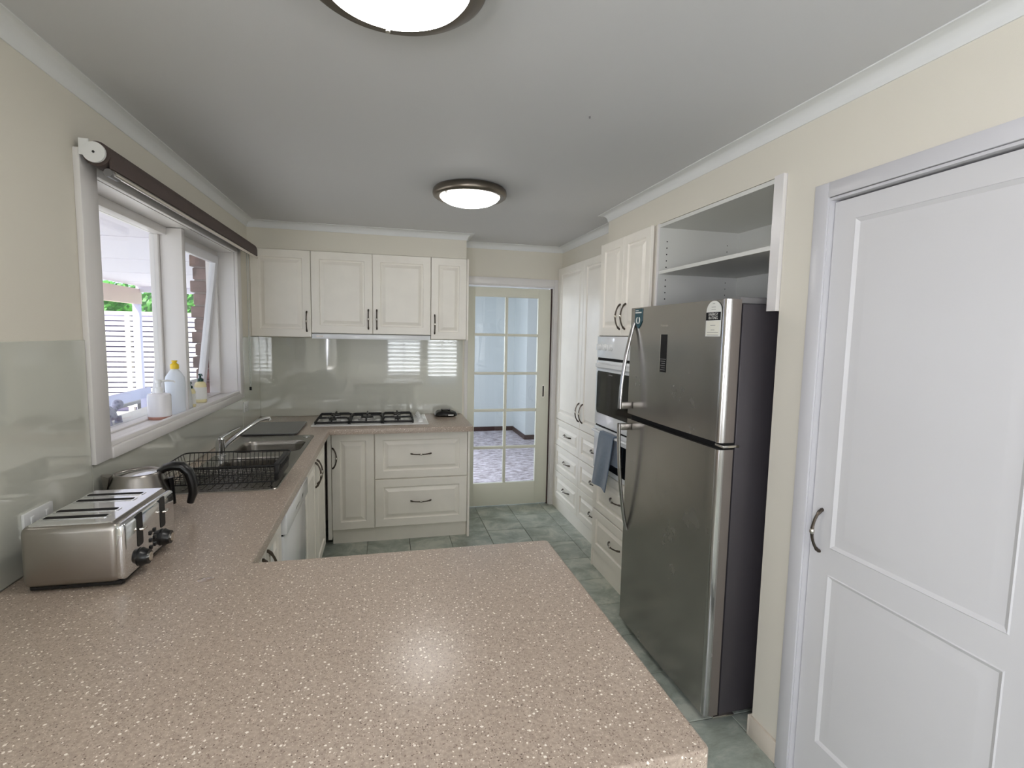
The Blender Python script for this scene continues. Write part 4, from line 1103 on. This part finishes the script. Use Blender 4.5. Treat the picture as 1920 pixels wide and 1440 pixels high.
for x in (2.37, 2.9):
    for y in (fy0+.07, fy1-.07): MB().lathe([(0, 0), (.02, 0), (.02, .01), (.008, .014), (.008, .036), (0, .036)], (x, y, 0), 12).build('foot', 'black', t_)
yh = 2.490
def fhandle(d, za, zb2):
    """za: end flush with the door, zb2: end on the square bracket"""
    pts = []
    for i in range(17):
        s = i/16; z = za+(zb2-za)*s; n = .004+.066*math.sin(PI/2*s)**.8
        pts.append((FX+.006-n, yh, z))
    o = MB().tube(pts, .009, n=10, ry=.013, upv=(1, 0, 0)).build('handle', 'fsilver', d, sharp=60)
    sgn = 1 if zb2 < za else -1
    mb = MB(); mb.box(FX-.058, FX+.004, yh-.012, yh+.012, zb2, zb2+sgn*.034, bev=.003)
    o2 = mb.build('handle_bracket', 'steel', d)
fhandle(du, 1.672, 1.222); fhandle(dlw, .560, 1.142)
o = bx('display', 'void', du, FX-.0012, FX+.001, 2.156, 2.212, 1.437, 1.613, bev=.0004)
o = bx('display_edge', 'nickel', du, FX-.001, FX+.001, 2.212, 2.216, 1.437, 1.613)
o = bx('display_line', 'grey', du, FX-.0018, FX-.0012, 2.158, 2.210, 1.497, 1.499)
mb = MB()
for i, z in enumerate((1.487, 1.477, 1.467, 1.457, 1.447)): mb.box(FX-.0018, FX-.0012, 2.164, 2.204-.008*(i % 2), z, z+.0025)
o = mb.build('display_marks', 'grey', du); o['kind'] = 'stuff'
# wall-facing orientation for print on the fridge: right of reader = -y
def onR(x, y, z): return Matrix(((0, 0, -1, x), (-1, 0, 0, y), (0, 1, 0, z), (0, 0, 0, 1)))
text('maker_lettering', 'Hisense', .020, 'nickel', du, onR(FX-.0006, 2.187, 1.655))
# teal shield sticker
mb = MB(); mb.prism([(2.484, 1.744), (2.408, 1.744), (2.408, 1.680), (2.428, 1.656), (2.446, 1.644), (2.464, 1.656), (2.484, 1.680)], 'x', FX-.0008, FX+.006)
st = mb.build('sticker', 'teal', du); st['label'] = 'teal shield-shaped sticker with a pale leaf emblem'
def arcpts(cy, cz, r, a0, a1, n=8): return [(FX-.0012, cy+r*math.cos(a0+(a1-a0)*i/n), cz+r*math.sin(a0+(a1-a0)*i/n)) for i in range(n+1)]
mb = MB(); mb.tube(arcpts(2.446, 1.685, .017, PI*.62, PI*1.45), [.0006]+[.0035]*7+[.0006], n=6); mb.tube(arcpts(2.446, 1.685, .017, -PI*.45, PI*.38), [.0006]+[.0035]*7+[.0006], n=6)
mb.box(FX-.0016, FX-.0008, 2.414, 2.478, 1.721, 1.727); mb.box(FX-.0016, FX-.0008, 2.446, 2.478, 1.733, 1.736)
o = mb.build('sticker_emblem', 'paper', du); o['kind'] = 'stuff'
# energy rating label
arch = [(1.864, 1.606), (1.770, 1.606), (1.770, 1.705)]+[(1.817-.047*math.cos(t), 1.705+.042*math.sin(t)) for t in [PI*i/12 for i in range(1, 12)]]+[(1.864, 1.705)]
mb = MB(); mb.prism(arch, 'x', FX-.0008, FX+.003); o = mb.build('energy_label', 'paper', du); o['label'] = 'white arched energy rating label'
bx('label_band', 'void', du, FX-.0013, FX-.0008, 1.770, 1.864, 1.670, 1.702)
bx('label_field', 'cream_paper', du, FX-.0011, FX-.0008, 1.775, 1.859, 1.612, 1.668)
text('label_lettering', 'ENERGY\nRATING', .0165, 'paper', du, onR(FX-.0014, 1.817, 1.686))
mb = MB()
for z, hw_ in ((1.736, .008), (1.722, .013), (1.713, .014), (1.650, .016), (1.632, .012), (1.622, .036), (1.612, .036)): mb.box(FX-.0014, FX-.0011, 1.817-hw_, 1.817+hw_, z-.0008, z+.0008)
o = mb.build('label_print', 'grey', du); o['kind'] = 'stuff'

# ------------------------------------------------------------------ ceiling lights
def clight(label, x, y, r):
    t = thing('ceiling_light', label, 'ceiling light', (x, y, H), 'flush ceiling lights', local=True)
    MB().lathe([(0, 0), (r*.93, 0), (r*.99, -.012), (r, -.030), (r*.985, -.042), (r*.93, -.050), (r*.80, -.046), (r*.80, -.02), (0, -.02)], (0, 0, 0), 64).build('metal_ring', 'ring', t, sharp=45)
    MB().lathe([(r*.81, -.034), (r*.81, -.046), (r*.76, -.058), (r*.62, -.074), (r*.42, -.086), (r*.2, -.092), (0, -.094)], (0, 0, 0), 64).build('glass_dome', 'lampglass', t, sharp=60)
    for k in range(3):
        a = math.radians(95+120*k)
        MB().lathe([(0, -.058), (.006, -.056), (.006, -.046), (0, -.044)], (r*.84*math.cos(a), r*.84*math.sin(a), 0), 10).build('clip', 'nickel', t)
    return t
clight('large round flush ceiling light cut off by the top of the picture', 1.012, 1.235, .205)
clight('round flush ceiling light farther back, near the wall cabinets', 1.447, 2.935, .205)
# ring vents etc. none; small hook on ceiling
tag(MB().lathe([(0, H), (.004, H), (.003, H-.006), (0, H-.007)], (1.72, 1.86, 0), 8).build('ceiling_hook', 'grey', None, org=(1.72, 1.86, H)), 'tiny dark hook in the middle of the bare ceiling', 'hook')
# water marks on the peninsula
mb = MB(); mb.lathe([(0, .9001), (.022, .9001), (.018, .9007), (0, .9009)], (.500, 1.545, 0), 20, sx=1, sy=.7); tag(mb.build('water_spill', 'wet', None, org=(.5, 1.545, .9)), 'small clear puddle on the worktop beside the toaster', 'puddle')
